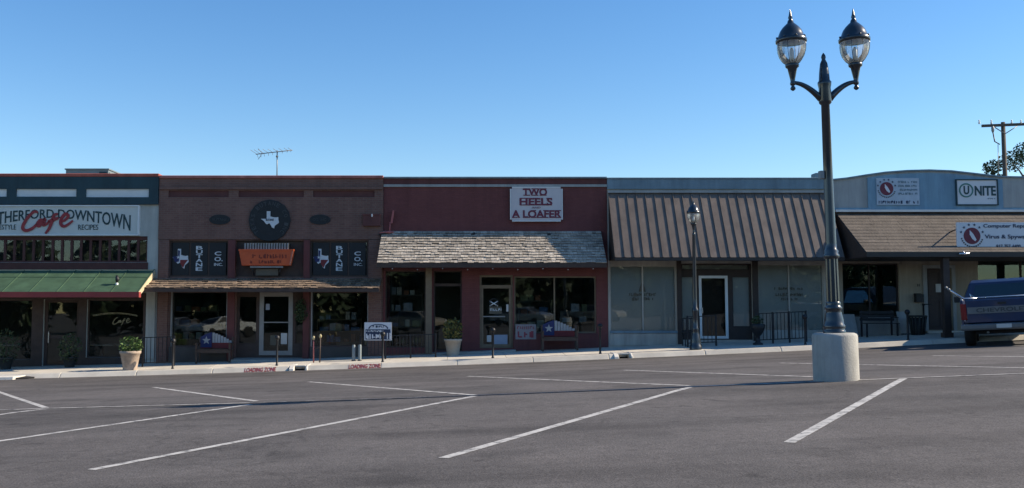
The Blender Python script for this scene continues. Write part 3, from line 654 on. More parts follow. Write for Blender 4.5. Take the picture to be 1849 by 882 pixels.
d = win(B2, 469, 529, 528, 642, M['alum'], fw=0.15, setback=0.12, name='door')
box('push_bar', M['alum'], d, fx(476), fx(522), F + 0.10, F + 0.125, fz(583.5), fz(581.5)); box('notice', M['paper'], d, fx(508), fx(519), F + 0.135, F + 0.150, fz(622), fz(602))
box('notice', M['blue_paper'], d, fx(480), fx(487), F + 0.135, F + 0.150, fz(560), fz(549)); box('notice', M['brown_letters'], d, fx(489), fx(505), F + 0.135, F + 0.150, fz(624), fz(606))
MB().hexa([(fx(424), F - 0.35, fz(690)), (fx(566), F - 0.35, fz(690)), (fx(566), F + 0.28, fz(690)), (fx(424), F + 0.28, fz(690)), (fx(424), F - 0.35, fz(649)), (fx(566), F - 0.35, fz(649)), (fx(566), F + 0.28, fz(646)), (fx(424), F + 0.28, fz(646))]).build('doorstep', M['concrete_base'], B2, bevel=0.015)
# low shingled awning
def shingled(root, xa, xb, zt_, zb_, pj, rows, cols, m, name='awning', seed=3, jit=0.02, shl=1.0, fascia=0.10, fm='brown_wood', skewa=0.0, skewb=0.0):
    rr = random.Random(seed)
    base = MB().hexa([(xa, F - 0.02, zt_ - 0.06), (xb, F - 0.02, zt_ - 0.06), (xb + skewb, F - pj, zb_ - 0.06), (xa + skewa, F - pj, zb_ - 0.06), (xa, F - 0.02, zt_ - 0.012), (xb, F - 0.02, zt_ - 0.012), (xb + skewb, F - pj, zb_ - 0.012), (xa + skewa, F - pj, zb_ - 0.012)]).build(name, M[fm], root)
    sl = Vector((0, -pj + 0.02, zb_ - zt_)); ln = sl.length; dn = sl / ln; nr = Vector((0, -(zt_ - zb_) , pj - 0.02)).normalized()
    nr = Vector((0, dn.z, -dn.y)); 
    if nr.z < 0: nr = -nr
    upper = MB(); loose = 300 // cols
    for r_ in range(rows):
        t0, t1 = r_ / rows, (r_ + 1.0) / rows
        x = xa; k = 0
        ws = [rr.uniform(0.6, 1.4) for _ in range(cols)]; sm = sum(ws)
        for wv in ws:
            xw = (xb - xa) * wv / sm; g = 0.0035
            j0, j1 = rr.uniform(-jit, jit), rr.uniform(-jit, jit)
            th = rr.uniform(0.012, 0.026)
            def pt(xx, t, off, jj=0.0):
                s_ = skewa + (skewb - skewa) * ((xx - xa) / (xb - xa)); tt = t + jj
                p = Vector((xx + s_ * tt, F - 0.02, zt_)) + sl * tt + nr * off
                return tuple(p)
            ov = 0.35 / rows
            a, b = x + g, x + xw - g
            jj = rr.uniform(-0.22, 0.16) / rows
            sh = MB() if rows - r_ <= loose else upper
            sh.hexa([pt(a, t0 - ov * 0, -0.008), pt(b, t0 - ov * 0, -0.008), pt(b, t1, th * 0.35, jj), pt(a, t1, th * 0.35, jj),
                       pt(a, t0, 0.004), pt(b, t0, 0.004), pt(b, t1, th + 0.012, jj + j1 / ln * 0.3), pt(a, t1, th + 0.012, jj)])
            if sh is not upper: sh.build('shingle', M[m], base)
            x += xw
    if upper.v: upper.build('upper_shingles', M[m], base)['kind'] = 'stuff'
    box('fascia', M[fm], base, xa + skewa, xb + skewb, F - pj - 0.012, F - pj + 0.03, zb_ - 0.06 - fascia, zb_ - 0.014)
    return base
A2T, A2P = fz(503), 1.15
A2B = P(830, 521, F - A2P).z
aw2 = shingled(B2, fx(280), fx(690), A2T, A2B, A2P, 5, 46, 'shake_brown', seed=5, fascia=0.06)
MB().prism_x([(F - A2P, A2B - 0.12), (F - A2P, A2B - 0.02), (F - 0.02, A2T - 0.02), (F - 0.02, A2T - 0.12)], fx(280) - 0.02, fx(280) - 0.002).build('cheek', M['brown_wood'], aw2)

# round emblem
em = thing('round_emblem', 'round black emblem with pale state outline on the brown brick parapet', 'emblem', (fx(487), F - 0.1, fz(436)))
r_ = fx(525) - fx(487); cx, cz = fx(487), fz(399)
disc(MB(), cx, cz, r_, r_, F - 0.115, F - 0.072, 16).build('disc', M['black_sign'], em, bevel=0.01)
annulus(MB(), cx, cz, r_ * 0.62, r_ * 0.66, F - 0.122, F - 0.116, 28).build('ring', M['black_iron'], em)
texas(MB(), cx + 0.02, fz(398), fx(503) - fx(470), fz(384) - fz(415), F - 0.135, F - 0.1165).build('state_outline', M['letter_white'], em)
text('state_lettering', 'BUTANE', M['navy'], em, fx(481), fx(495), fz(400), fz(396), F - 0.136)
ring_text('ring_lettering', 'TEXAS BUTANE CO INC', M['ring'], em, cx, cz, r_ * 0.72, r_ * 0.19, R(222), R(-42), F - 0.116)
for a, lab in ((397, 'left'), (578, 'right')):
    o = thing('oval_plaque', 'small dark oval plaque on the brick %s of the round emblem' % lab, 'plaque', (fx(a), F - 0.1, fz(405)), 'oval plaques on the brick parapet')
    disc(MB(), fx(a), fz(397.5), fx(a + 19) - fx(a), fz(397) - fz(406), F - 0.10, F - 0.072, 24).build('plate', M['black_sign'], o)
    text('plaque_lettering', 'BUTANE' if lab == 'left' else 'CO. INC.', M['ring'], o, fx(a - 13), fx(a + 13), fz(400), fz(395), F - 0.101)
# hanging banners in the transoms
for (x0, x1, z0, z1), side in zip((bays[0], bays[2]), ('left', 'right')):
    g = 'dark blue banners in the transom windows'
    for k, wh in enumerate(('state', 'BUTANE', 'CO')):
        a, b = x0 + .06 + (x1 - x0 - .12) * k / 3 + .035, x0 + .06 + (x1 - x0 - .12) * (k + 1) / 3 - .035
        t = thing('window_banner', {'state': 'black banner with flag coloured state outline, %s transom window of the brick shop', 'BUTANE': 'black banner with upright word butane, %s transom window of the brick shop', 'CO': 'black banner reading CO. at the right end of the %s brick shop transom'}[wh] % side, 'banner', ((a + b) / 2, F + .05, z0), g)
        box('cloth', M['black_sign'], t, a, b, F + 0.045, F + 0.055, z0 + .05, z1 - .07)
        c, wv = (a + b) / 2, b - a; zz = lambda p: z1 + (z0 - z1) * p
        if wh == 'state':
            hw = wv * 0.98
            texas(MB(), c, zz(.5), hw, (z1 - z0) * .55, F + 0.036, F + 0.044).build('state_outline', M['letter_white'], t)
            MB().prism_y([(c - hw * .49, zz(.44)), (c - hw * .33, zz(.6)), (c - hw * .1, zz(.58)), (c - hw * .04, zz(.28)), (c - hw * .16, zz(.26)), (c - hw * .16, zz(.42))], F + 0.030, F + 0.0355).build('blue_field', M['flag_blue'], t)
            star(MB(), c - hw * .14, zz(.46), wv * .11, F + 0.025, F + 0.0295).build('star', M['letter_white'], t)
            MB().prism_y([(c - hw * .02, zz(.62)), (c + hw * .16, zz(.76)), (c + hw * .28, zz(.64)), (c + hw * .46, zz(.53)), (c - hw * .02, zz(.53))], F + 0.030, F + 0.0355).build('red_field', M['flag_red'], t)
        elif wh == 'BUTANE':
            for i, ch in enumerate('BUTANE'): text('letter', ch, M['letter_white'], t, c - wv * .2, c + wv * .2, zz(.245 + .118 * i), zz(.145 + .118 * i), F + 0.044, offset=0.02)
        else:
            text('letter', 'C', M['letter_white'], t, c - wv * .2, c + wv * .2, zz(.41), zz(.30), F + 0.044, offset=0.02)
            text('letter', 'O.', M['letter_white'], t, c - wv * .2, c + wv * .3, zz(.57), zz(.45), F + 0.044, offset=0.02)
            text('letter', 'INC.', M['letter_white'], t, c - wv * .22, c + wv * .3, zz(.70), zz(.62), F + 0.044, offset=0.01)
# orange hanging sign
t = thing('orange_sign', 'orange box sign with ribbed grey top hanging over the brick shop entrance', 'sign', (fx(484), F, fz(497)))
y0, y1 = F - 0.32, F - 0.02
MB().prism_y([(fx(440.5), fz(480.5)), (fx(527), fz(480.5)), (fx(533), fz(453)), (fx(435), fz(453))], y0, y1).build('box', M['orange'], t, bevel=0.012)
MB().hexa([(fx(525.5), y0 - .012, fz(480)), (fx(528), y0 - .012, fz(480)), (fx(528), y0 - .001, fz(480)), (fx(525.5), y0 - .001, fz(480)), (fx(530.5), y0 - .012, fz(453)), (fx(533.4), y0 - .012, fz(453)), (fx(533.4), y0 - .001, fz(453)), (fx(530.5), y0 - .001, fz(453))]).build('end_trim', mat('orange_trim', (0.6, 0.2, 0.12), rough=0.5), t)
box('top_rim', M['orange'], t, fx(434.5), fx(533.5), y0 - 0.02, y1, fz(454.5), fz(451.5))
box('header_back', M['black_sign'], t, fx(444), fx(525), y0 + 0.06, y1, fz(452.5), fz(441))
for k in range(17):
    a = 444.5 + 4.75 * k
    box('rib', M['grey_metal'], t, fx(a), fx(a + 2.9), y0 + 0.03, y0 + 0.058, fz(452.5), fz(440.5))
dashes('sign_lettering', M['orange_letters'], t, fx(450), fx(520), fz(468), fz(460), y0 - .001, 4); dashes('sign_lettering', M['orange_letters'], t, fx(456), fx(512), fz(477), fz(471), y0 - .001, 9)
box('lower_bar', M['grey_metal'], t, fx(455), fx(514), y0 + 0.05, y0 + 0.10, fz(484.5), fz(481.5))
for a in (458, 509): MB().tube([(fx(a), F - 0.22, fz(484.5)), (fx(a + (3 if a < 480 else -3)), F - 0.12, fz(498))], 0.022, 6).build('bracket', M['black_iron'], t)
box('lower_panel', M['brown_letters'], t, fx(464), fx(504), F - 0.14, F - 0.10, fz(498), fz(486))
# wreath / hanging plant beside the door
def leaves(mb, c, rx, ry, rz, n, size, rr, bias=0.0, droop=0.0):
    for _ in range(n):
        while True:
            p = Vector((rr.uniform(-1, 1), rr.uniform(-1, 1), rr.uniform(-1, 1)))
            if 0.15 < p.length < 1: break
        if bias: p = p.normalized() * (p.length ** bias)
        q = Vector((c[0] + p.x * rx, c[1] + p.y * ry, c[2] + p.z * rz))
        d = Vector((rr.uniform(-1, 1), rr.uniform(-1, 1), rr.uniform(-0.4, 1) - droop)).normalized(); a = d.cross(Vector((rr.random(), rr.random(), rr.random()))).normalized()
        s = size * rr.uniform(0.6, 1.3)
        mb.add([q - d * s, q + a * s * 0.42, q + d * s, q - a * s * 0.42], [(0, 1, 2, 3)])
    return mb
rr = random.Random(11)
hp = thing('wall_plant', 'dark trailing greenery hanging beside the brick shop door', 'plant', (fx(546), F - 0.15, fz(590)))
leaves(MB(), (fx(546), F - 0.14, fz(562)), 0.24, 0.11, 0.42, 420, 0.05, rr).build('foliage', M['leaf_dark'], hp, fix=False)
MB().tube([(fx(546), F - 0.14, fz(572)), (fx(546), F - 0.10, fz(540)), (fx(546), F + 0.13, fz(536))], 0.012, 5).build('stem', M['bark'], hp)
# small dark red blade sign near the party wall, and the faded red bracket beside it
t = thing('dark_red_sign', 'small dark red sign box high on the brick beside the oxblood shop', 'sign', (fx(671), F - .2, fz(409)))
box('box', M['panel_red'], t, fx(656), fx(687), F - 0.20, F - 0.073, fz(409), fz(390)); box('lamp', M['letter_white'], t, fx(671), fx(673.5), F - 0.24, F - 0.202, fz(393), fz(388))
box('rim', M['oxblood'], t, fx(655), fx(688), F - 0.215, F - 0.06 - .012, fz(390), fz(388))

# ---- two heels
bx0, bx1 = fx(692) + 0.004, fx(1097) - 0.004
zt = fz(323)
B3 = thing('oxblood_shop_building', 'oxblood painted shop with weathered shingle awning in the middle of the row', 'building', ((bx0 + bx1) / 2, F, sw((bx0 + bx1) / 2, F)))
ops = [opening(696, 769, 489, 628), opening(783, 834, 489, 634), opening(866, 926, 497, 629), opening(928, 1076, 499, 602)]
wall_mb(bx0, bx1, fz(690), zt, F, 0.25, ops).build('front_wall', M['brick_dark_red'], B3)
shell(B3, bx0, bx1, zt, fz(335), M['brick_dark_red'], fz(690))
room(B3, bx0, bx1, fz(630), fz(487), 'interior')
box('coping', M['blue_stucco'], B3, bx0, bx1, F - 0.10, F + 0.35, zt, zt + 0.06, bevel=0.015)
box('cornice_strip', M['pale_stucco'], B3, bx0, bx1, F - 0.05, F - .002, fz(338), fz(333.5))
box('parapet_band', M['oxblood'], B3, bx0, bx1, F - 0.03, F - .002, fz(333), zt - 0.003)
AB = 0.95
a3 = shingled(B3, fx(690), fx(1085), fz(418), P(830, 475, F - AB).z, AB, 12, 48, 'shake', seed=8, jit=0.03, fascia=0.10, fm='brown_wood', skewa=-0.10, skewb=0.06)
z475 = P(830, 475, F - AB).z
MB().prism_x([(F - AB, z475 - 0.12), (F - AB, z475 - 0.02), (F - 0.02, fz(418) - .03), (F - 0.02, z475 - 0.12)], fx(690) - 0.06, fx(690) - 0.03).build('cheek', M['brown_wood'], a3)
MB().prism_x([(F - AB, z475 - 0.12), (F - AB, z475 - 0.02), (F - 0.02, fz(418) - .03), (F - 0.02, z475 - 0.12)], fx(1085) + 0.01, fx(1085) + 0.03).build('cheek', M['brown_wood'], a3)
# string of little bulbs under the eave
for k in range(9):
    x = fx(712 + 44 * k); zz = z475 - 0.20 - 0.03 * (k % 2)
    MB().ball((x, F - AB + 0.01, zz), 0.016, 6, 4).build('bulb', M['frost'], a3)
box('window_head', M['oxblood'], B3, fx(694), fx(836), F - 0.04, F - .002, fz(489), fz(484))
win(B3, 696, 769, 489, 628, M['brown_wood'], fw=0.04)
box('timber_column', M['tan'], B3, fx(769), fx(780), F - 0.10, F - .002, fz(642), fz(484))
win(B3, 783, 834, 489, 634, M['brown_wood'], fw=0.05, name='recessed_door', setback=0.18)
box('transom_bar', M['brown_wood'], B3, fx(784), fx(833), F + 0.165, F + 0.175, fz(517), fz(512))
d = win(B3, 866, 926, 497, 629, M['tan'], fw=0.07, name='door')
box('transom_bar', M['tan'], d, fx(869), fx(923), F + 0.09, F + 0.185, fz(521), fz(515)); box('mid_rail', M['alum'], d, fx(872), fx(912), F + 0.085, F + 0.105, fz(573), fz(571))
box('stile', M['tan'], d, fx(869), fx(872.5), F + 0.09, F + 0.17, fz(628), fz(521)); box('stile', M['tan'], d, fx(919), fx(923), F + 0.09, F + 0.17, fz(628), fz(521)); box('kick_rail', M['tan'], d, fx(872.6), fx(918.9), F + 0.09, F + 0.17, fz(627), fz(622))
MB().tube([(fx(884), F + .09, fz(544)), (fx(899), F + .09, fz(553))], 0.02, 6).build('crossed_emblem', M['letter_white'], d); MB().tube([(fx(884), F + .075, fz(553)), (fx(899), F + .075, fz(544))], 0.02, 6).build('crossed_emblem', M['letter_white'], d)
annulus(MB(), fx(891.5), fz(547), 0.13, 0.15, F + 0.06, F + 0.068, 18).build('emblem_ring', M['ring'], d)
box('notice', M['brown_letters'], d, fx(883), fx(906), F + .10, F + .115, fz(567), fz(554)); dashes('notice_lettering', M['letter_white'], d, fx(885), fx(904), fz(562), fz(557), F + .099, 3)
box('notice', M['blue_paper'], d, fx(892), fx(916), F + .10, F + .115, fz(622), fz(605)); box('notice', M['paper'], d, fx(879), fx(887), F + .10, F + .115, fz(618), fz(606)); box('plate', M['paper'], d, fx(914), fx(918), F + .075, F + .088, fz(563), fz(550))
win(B3, 928, 1076, 499, 602, M['tan'], fw=0.05, mull=(1001,))
box('bulkhead', M['oxblood'], B3, fx(927), fx(1078), F - 0.05, F - .002, fz(640), fz(603))
MB().hexa([(fx(780), F - 0.25, fz(660)), (fx(930), F - 0.25, fz(660)), (fx(930), F + 0.28, fz(660)), (fx(780), F + 0.28, fz(660)), (fx(780), F - 0.25, fz(638)), (fx(930), F - 0.25, fz(632)), (fx(930), F + 0.28, fz(630)), (fx(780), F + 0.28, fz(635))]).build('doorstep', M['concrete_base'], B3)
ps = thing('window_poster', 'pale poster with red lettering in the oxblood shop window', 'poster', (fx(949), F + .05, fz(613)))
box('sheet', mat('shade_dimmed_poster', (.27, .25, .26), rough=.8), ps, fx(930), fx(967), F - 0.068, F - 0.052, fz(613), fz(586)); dashes('poster_lettering', M['poster_red'], ps, fx(933), fx(964), fz(595), fz(589), F - .069, 5); dashes('poster_lettering', M['poster_red'], ps, fx(934), fx(963), fz(610), fz(598), F - .069, 6)  # sheet colour darkened to stand for paper in shade

sg = thing('shoe_shop_sign', 'pale notched sign with maroon western lettering on the oxblood parapet', 'sign', (fx(968), F - .1, fz(401)))
x0, x1, z0, z1 = fx(921), fx(1016), fz(401), fz(338.5); nn = 0.07
MB().prism_y([(x0 + nn, z0), (x1 - nn, z0), (x1 - nn, z0 + nn), (x1, z0 + nn), (x1, z1 - nn), (x1 - nn, z1 - nn), (x1 - nn, z1), (x0 + nn, z1), (x0 + nn, z1 - nn), (x0, z1 - nn), (x0, z0 + nn), (x0 + nn, z0 + nn)], F - 0.12, F - 0.06).build('board', M['sign_pink'], sg)
mb = MB(); mb.box(x0 + nn, x1 - nn, F - .135, F - .121, z1 - .03, z1 - .001).box(x0 + nn, x1 - nn, F - .135, F - .121, z0 + .001, z0 + .03).box(x0 + .001, x0 + .028, F - .135, F - .121, z0 + nn, z1 - nn).box(x1 - .028, x1 - .001, F - .135, F - .121, z0 + nn, z1 - nn)
mb.build('border', M['white'], sg)
def western(body, a, b, t, s, parent, y):
    text('lettering', body, M['sign_maroon'], parent, fx(a), fx(b), fz(s), fz(t), y, offset=0.035)
    # slab feet and caps of the western letters
    letters = [c for c in body]; wd = (b - a) / len(letters); mb = MB()
    for i, c in enumerate(letters):
        if c == ' ': continue
        ca = a + wd * (i + .08); cb2 = a + wd * (i + .92)
        mb.box(fx(ca), fx(cb2), y - .0135, y - .004, fz(s), fz(s - 1.6))
        if c not in 'AL': mb.box(fx(ca), fx(cb2), y - .0135, y - .004, fz(t + 1.6), fz(t))
    mb.build('serif', M['sign_maroon'], parent)['kind'] = 'stuff'
western('TWO', 944, 988, 341.5, 354.5, sg, F - .121); western('HEELS', 938, 997.5, 358.5, 372, sg, F - .121); western('A LOAFER', 924, 1013.5, 380.5, 394.5, sg, F - .121)
text('small_lettering', 'AND', M['sign_maroon'], sg, fx(960), fx(976), fz(377.5), fz(374.5), F - .121)
br = thing('red_bracket', 'faded red metal bracket standing at the left end of the shingle awning', 'bracket', (fx(700), F - .3, fz(421)))
MB().tube([(fx(704), F - .12, fz(421)), (fx(704.5), F - .12, fz(402))], 0.022, 6).build('stem', M['pink_metal'], br); MB().tube([(fx(686), F - .16, fz(421.5)), (fx(704), F - .12, fz(420)), (fx(712), F - .08, fz(420))], [0.02, 0.055, 0.02], 6).build('arm', M['pink_metal'], br)
MB().prism_y([(fx(705), fz(404)), (fx(709), fz(404)), (fx(712), fz(381)), (fx(709), fz(381))], F - .14, F - .05).build('plate', M['pink_metal'], br)
MB().tube([(fx(684), F - .16, fz(425)), (fx(698), F - .14, fz(421))], 0.03, 6).build('strut', M['black_iron'], br)
# little cowls lying on the shingles
for a, b, lab in ((853, 424, 'middle'), (989, 425.5, 'right end')):
    p = P(a, b, F - 0.12)
    o = thing('roof_cowl', 'tiny black cowl near the top of the shingle awning, %s one' % lab, 'vent', p, 'cowls on the shingle awning')
    MB().tube([p + Vector((-.06, 0.02, -.03)), p + Vector((.04, -.02, .03)), p + Vector((.09, -.05, .05))], [.035, .045, .03], 7).build('hood', M['black_iron'], o)
    MB().lathe([(0.06, -.07), (0.05, -.03), (0.02, 0.0)], p, 8).build('flange', M['black_iron'], o)

# ---- mansard office
bx0, bx1 = fx(1097) + 0.004, fx(1500) - 0.004
zt = fz(324)
B4 = thing('mansard_office_building', 'office with ribbed bronze metal mansard and pale covered windows', 'building', ((bx0 + bx1) / 2, F, sw((bx0 + bx1) / 2, F)))
ops = [opening(1101, 1220, 480, 600), opening(1229, 1357, 476, 614), opening(1368, 1486, 478, 598)]
wall_mb(bx0, bx1, fz(680), zt, F, 0.25, ops).build('front_wall', M['pale_wall'], B4)
shell(B4, bx0, bx1, zt, fz(335), M['blue_stucco'], fz(680))
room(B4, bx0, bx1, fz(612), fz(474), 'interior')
box('parapet_face', M['blue_stucco'], B4, bx0, bx1, F - 0.06, F - .002, fz(342), zt - .002)
box('parapet_cap', M['blue_stucco'], B4, bx0, bx1, F - 0.09, F + 0.32, zt, zt + 0.05, bevel=0.012)
box('drip_edge', M['pale_stucco'], B4, bx0 + .02, bx1 - .01, F - 0.10, F - .062 + .06, fz(349), fz(345))
MP = 1.35
mzt, mzb = fz(349), P(830, 465, F - MP).z
mx0, mx1 = fx(1099), fx(1497)
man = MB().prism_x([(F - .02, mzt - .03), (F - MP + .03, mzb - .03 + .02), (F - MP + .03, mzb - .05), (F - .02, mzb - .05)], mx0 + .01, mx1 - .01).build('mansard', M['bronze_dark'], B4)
NR = 24; pw = (mx1 - mx0) / NR
sl = Vector((0, -MP + .02, mzb - mzt)); nr = Vector((0, sl.z, -sl.y)).normalized()
if nr.z < 0: nr = -nr
for k in range(NR):
    a, b = mx0 + pw * k, mx0 + pw * (k + 1)
    p0, p1 = Vector((0, F - .02, mzt)), Vector((0, F - .02, mzt)) + sl
    def q(x, p, o): v = p + nr * o; return (x, v.y, v.z)
    MB().hexa([q(a + .03, p0, -.02), q(b - .002, p0, -.02), q(b - .002, p1, -.02), q(a + .03, p1, -.02), q(a + .03, p0, 0), q(b - .002, p0, 0), q(b - .002, p1, 0), q(a + .03, p1, 0)]).build('pan', M['bronze'], man)
    MB().hexa([q(a, p0, -.02), q(a + .028, p0, -.02), q(a + .028, p1, -.02), q(a, p1, -.02), q(a, p0, .028), q(a + .022, p0, .028), q(a + .022, p1, .028), q(a, p1, .028)]).build('rib', M['bronze'], man)
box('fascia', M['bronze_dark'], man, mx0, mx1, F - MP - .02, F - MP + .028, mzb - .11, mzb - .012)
# posts and entry
for a, b in ((1221, 1229), (1357, 1367)): box('entry_post', M['brown_post'], B4, fx(a), fx(b), F - .06, F - .002, fz(626), fz(470))
def covered(a, b, t, s, mull, bar=None):
    fr = win(B4, a, b, t, s, M['pale_wall'], 'glass_clear', fw=0.035, mull=mull, setback=0.06)
    box('covering', M['blind'], fr, fx(a) + .04, fx(b) - .04, F + 0.13, F + 0.14, fz(s) + .04, fz(t) - .04)
    return fr
f1 = covered(1101, 1220, 480, 600, (1160,))
f2 = covered(1368, 1486, 478, 598, (1424,))
box('kick_panel', M['pale_wall'], B4, fx(1100), fx(1221), F - .03, F - .002, fz(624), fz(603)); box('kick_rail', M['blue_stucco'], B4, fx(1100), fx(1221), F - .05, F - .002, fz(602), fz(597.5))
box('kick_panel', M['pale_wall'], B4, fx(1367.5), fx(1487), F - .03, F - .002, fz(618), fz(601))
# window emblems: small tree over two lines, and three lines
mb = MB(); mb.prism_y([(fx(1153), fz(527)), (fx(1166), fz(527)), (fx(1160), fz(506))], F + .085, F + .094).build('tree_emblem', M['brown_letters'], f1)
dashes('window_lettering', M['brown_letters'], f1, fx(1136), fx(1184), fz(535), fz(529), F + .09, 21, .2); dashes('window_lettering', M['brown_letters'], f1, fx(1141), fx(1179), fz(543), fz(537), F + .09, 22, .2)
dashes('window_lettering', M['brown_letters'], f2, fx(1398), fx(1452), fz(524), fz(519), F + .09, 23, .2); dashes('window_lettering', M['brown_letters'], f2, fx(1400), fx(1450), fz(535), fz(529), F + .09, 24, .2); dashes('window_lettering', M['brown_letters'], f2, fx(1410), fx(1440), fz(543), fz(538), F + .09, 25, .2)
ex = ops[1]
wall_mb(ex[0] + .002, ex[1] - .002, ex[2], ex[3] - .002, F + .10, .08, [opening(1232, 1354, 478, 487), opening(1230, 1256, 499, 598), opening(1262, 1314, 498, 612), opening(1322, 1355, 499, 591)]).build('entry_screen', M['brown_post'], B4)
win(B4, 1232, 1354, 478, 487, M['brown_post'], 'glass_clear', fw=.015, setback=.11, name='transom_light'); box('covering', M['blind'], B4, fx(1233), fx(1353), F + .22, F + .23, fz(487), fz(478))
fr = win(B4, 1230, 1256, 499, 598, M['brown_post'], 'glass_clear', fw=.03, setback=.11, name='sidelight'); box('covering', M['blind'], fr, fx(1231), fx(1255), F + .20, F + .21, fz(597), fz(500))
fr = win(B4, 1322, 1355, 499, 591, M['brown_post'], 'glass_clear', fw=.03, setback=.11, name='sidelight'); box('covering', M['blind'], fr, fx(1323), fx(1354), F + .20, F + .21, fz(590), fz(500))
d = win(B4, 1262, 1314, 498, 612, M['white'], fw=.09, setback=.09, name='door'); box('covering', M['wood_seat'], d, fx(1267), fx(1309), F + .30, F + .31, fz(608), fz(502)); box('handle', M['chrome'], d, fx(1266), fx(1268), F + .05, F + .09, fz(566), fz(556))
box('chimney_block', M['blue_stucco'], B4, fx(1483), fx(1496), F - .05 + .4, F + .8, zt - .4, fz(310))

# ---- stucco shop with canopy
bx0, bx1 = fx(1500) + 0.004, fx(2160)
B5 = thing('stucco_shop_building', 'pale blue stucco shop with arched parapet and brown shingle canopy at right', 'building', ((bx0 + bx1) / 2, F, sw((bx0 + bx1) / 2, F)))
prof = [(1500, 327), (1530, 324), (1568, 318), (1600, 313.5), (1640, 310.5), (1680, 309.5), (1720, 311), (1760, 315.5), (1790, 319), (1815, 321.5), (1850, 322), (1950, 322), (2160, 322)]
ops = [opening(1520, 1622, 476, 572), opening(1670, 1716, 485, 596), opening(1764, 1900, 470, 572), opening(1940, 2100, 470, 572)]
zb = fz(330)
wall_mb(bx0, bx1, fz(670), zb, F, .25, ops).build('front_wall', M['beige'], B5)
shell(B5, bx0, bx1, zb, fz(345), M['pale_stucco'], fz(670)); room(B5, bx0, bx1, fz(596), fz(468), 'interior')
poly = [(bx0, fz(376))] + [(bx1, fz(376))] + [(fx(a), fz(b)) for a, b in prof[::-1]]; poly[2] = (bx1, poly[2][1]); poly[-1] = (bx0, poly[-1][1])
MB().prism_y(poly, F - .06, F - .003).build('parapet_face', M['pale_stucco'], B5)
MB().prism_y([(a, b) for a, b in [(bx0, zb + .002), (bx1, zb + .002)] + poly[2:] if b >= zb], F - .002, F + .25).build('parapet_core', M['pale_stucco'], B5)
inner = [(fx(1568), fz(378)), (fx(1812), fz(378))] + [(fx(a), fz(b + 4)) for a, b in [(1812, 321.2)] + prof[9:1:-1][1:]]
MB().prism_y(inner, F - .10, F - .061).build('blue_field', M['blue_panel'], B5)
mb = MB()
for (a, b), (c, d_) in zip(prof[:-1], prof[1:]):
    xa, xb = (bx0 if a == 1500 else fx(a)), min(fx(c), bx1)
    mb.hexa([(xa, F - .12, fz(b)), (xb, F - .12, fz(d_)), (xb, F + .27, fz(d_)), (xa, F + .27, fz(b)), (xa, F - .12, fz(b) + .05), (xb, F - .12, fz(d_) + .05), (xb, F + .27, fz(d_) + .05), (xa, F + .27, fz(b) + .05)])
mb.build('parapet_cap', M['blue_stucco'], B5)
box('ledge', M['gutter'], B5, bx0 + .12, bx1, F - .22, F - .002, fz(384), fz(380)); box('band', M['blue_panel'], B5, bx0 + .12, bx1, F - .07 - .035, F - .0625 - .038, fz(379.8), fz(376.2))
CPJ = 2.5
czt, czb = fz(384), P(830, 456, F - CPJ).z
cx0 = fx(1510)
can = MB().hexa([(cx0, F - .02, czt - .12), (bx1, F - .02, czt - .12), (bx1, F - CPJ, czb - .12), (cx0, F - CPJ, czb - .12), (cx0, F - .02, czt - .015), (bx1, F - .02, czt - .015), (bx1, F - CPJ, czb - .015), (cx0, F - CPJ, czb - .015)]).build('canopy', M['bronze_dark'], B5)
# composition shingle courses on the canopy, laid as overlapping strips
rr = random.Random(4); NC = 13
s5 = Vector((0, -CPJ + .02, czb - czt)); n5 = Vector((0, s5.z, -s5.y)).normalized(); n5 = n5 if n5.z > 0 else -n5
for c in range(NC):
    t0, t1 = c / NC, (c + 1.06) / NC
    def q5(x, t, o): v = Vector((0, F - .02, czt)) + s5 * t + n5 * o; return (x, v.y, v.z)
    x = cx0
    while x < bx1:
        xe = min(bx1, x + rr.uniform(.85, 1.1))
        o1 = rr.uniform(.005, .012)
        MB().hexa([q5(x, t0, -.012), q5(xe - .006, t0, -.012), q5(xe - .006, t1, o1 - .012), q5(x, t1, o1 - .012), q5(x, t0, -.002), q5(xe - .006, t0, -.002), q5(xe - .006, t1, o1), q5(x, t1, o1)]).build('roof_strip', M['comp_roof'], can)
        x = xe
MB().prism_x([(F - CPJ, czb - .14), (F - CPJ, czb - .02), (F - .02, czt - .02), (F - .02, czb - .14)], cx0 - .03, cx0 - .003).build('gable_cheek', M['brown_post'], can)
box('gutter', M['bronze_dark'], can, cx0 - .03, bx1, F - CPJ - .09, F - CPJ - .002, czb - .15, czb - .0)
MB().box(cx0 - .03, bx1, F - CPJ - .092, F - CPJ - .07, czb, czb + .015).build('gutter_lip', mat('tan_gutter_lip', (.18, .14, .10), rough=.5), can)
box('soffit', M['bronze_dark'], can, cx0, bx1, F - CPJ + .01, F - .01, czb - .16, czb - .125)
for a, lab in ((1705, 0), (1960, 1)):
    x = fx(a, F - CPJ + .15); y = F - CPJ + .15
    c_ = box('canopy_post', M['brown_post'], B5, x - .10, x + .10, y - .10, y + .10, sw(x, y) - .05, czb - .165)
    box('base', M['brown_post'], c_, x - .14, x + .14, y - .14, y + .14, sw(x, y) - .05, sw(x, y) + .16)
win(B5, 1520, 1622, 476, 572, M['brown_post'], 'glass_teal', fw=.05, mull=(1570,)); win(B5, 1764, 1900, 470, 572, M['brown_post'], 'glass_teal', fw=.05, mull=(1845,)); win(B5, 1940, 2100, 470, 572, M['brown_post'], 'glass_teal', fw=.05, mull=(2020,))
box('sill_wall', M['pale_stucco'], B5, fx(1512), fx(1626), F - .05, F - .002, fz(620), fz(573)); box('wall_return', M['beige'], B5, fx(1626), fx(1764), F - .04, F - .0022, fz(478), fz(472))
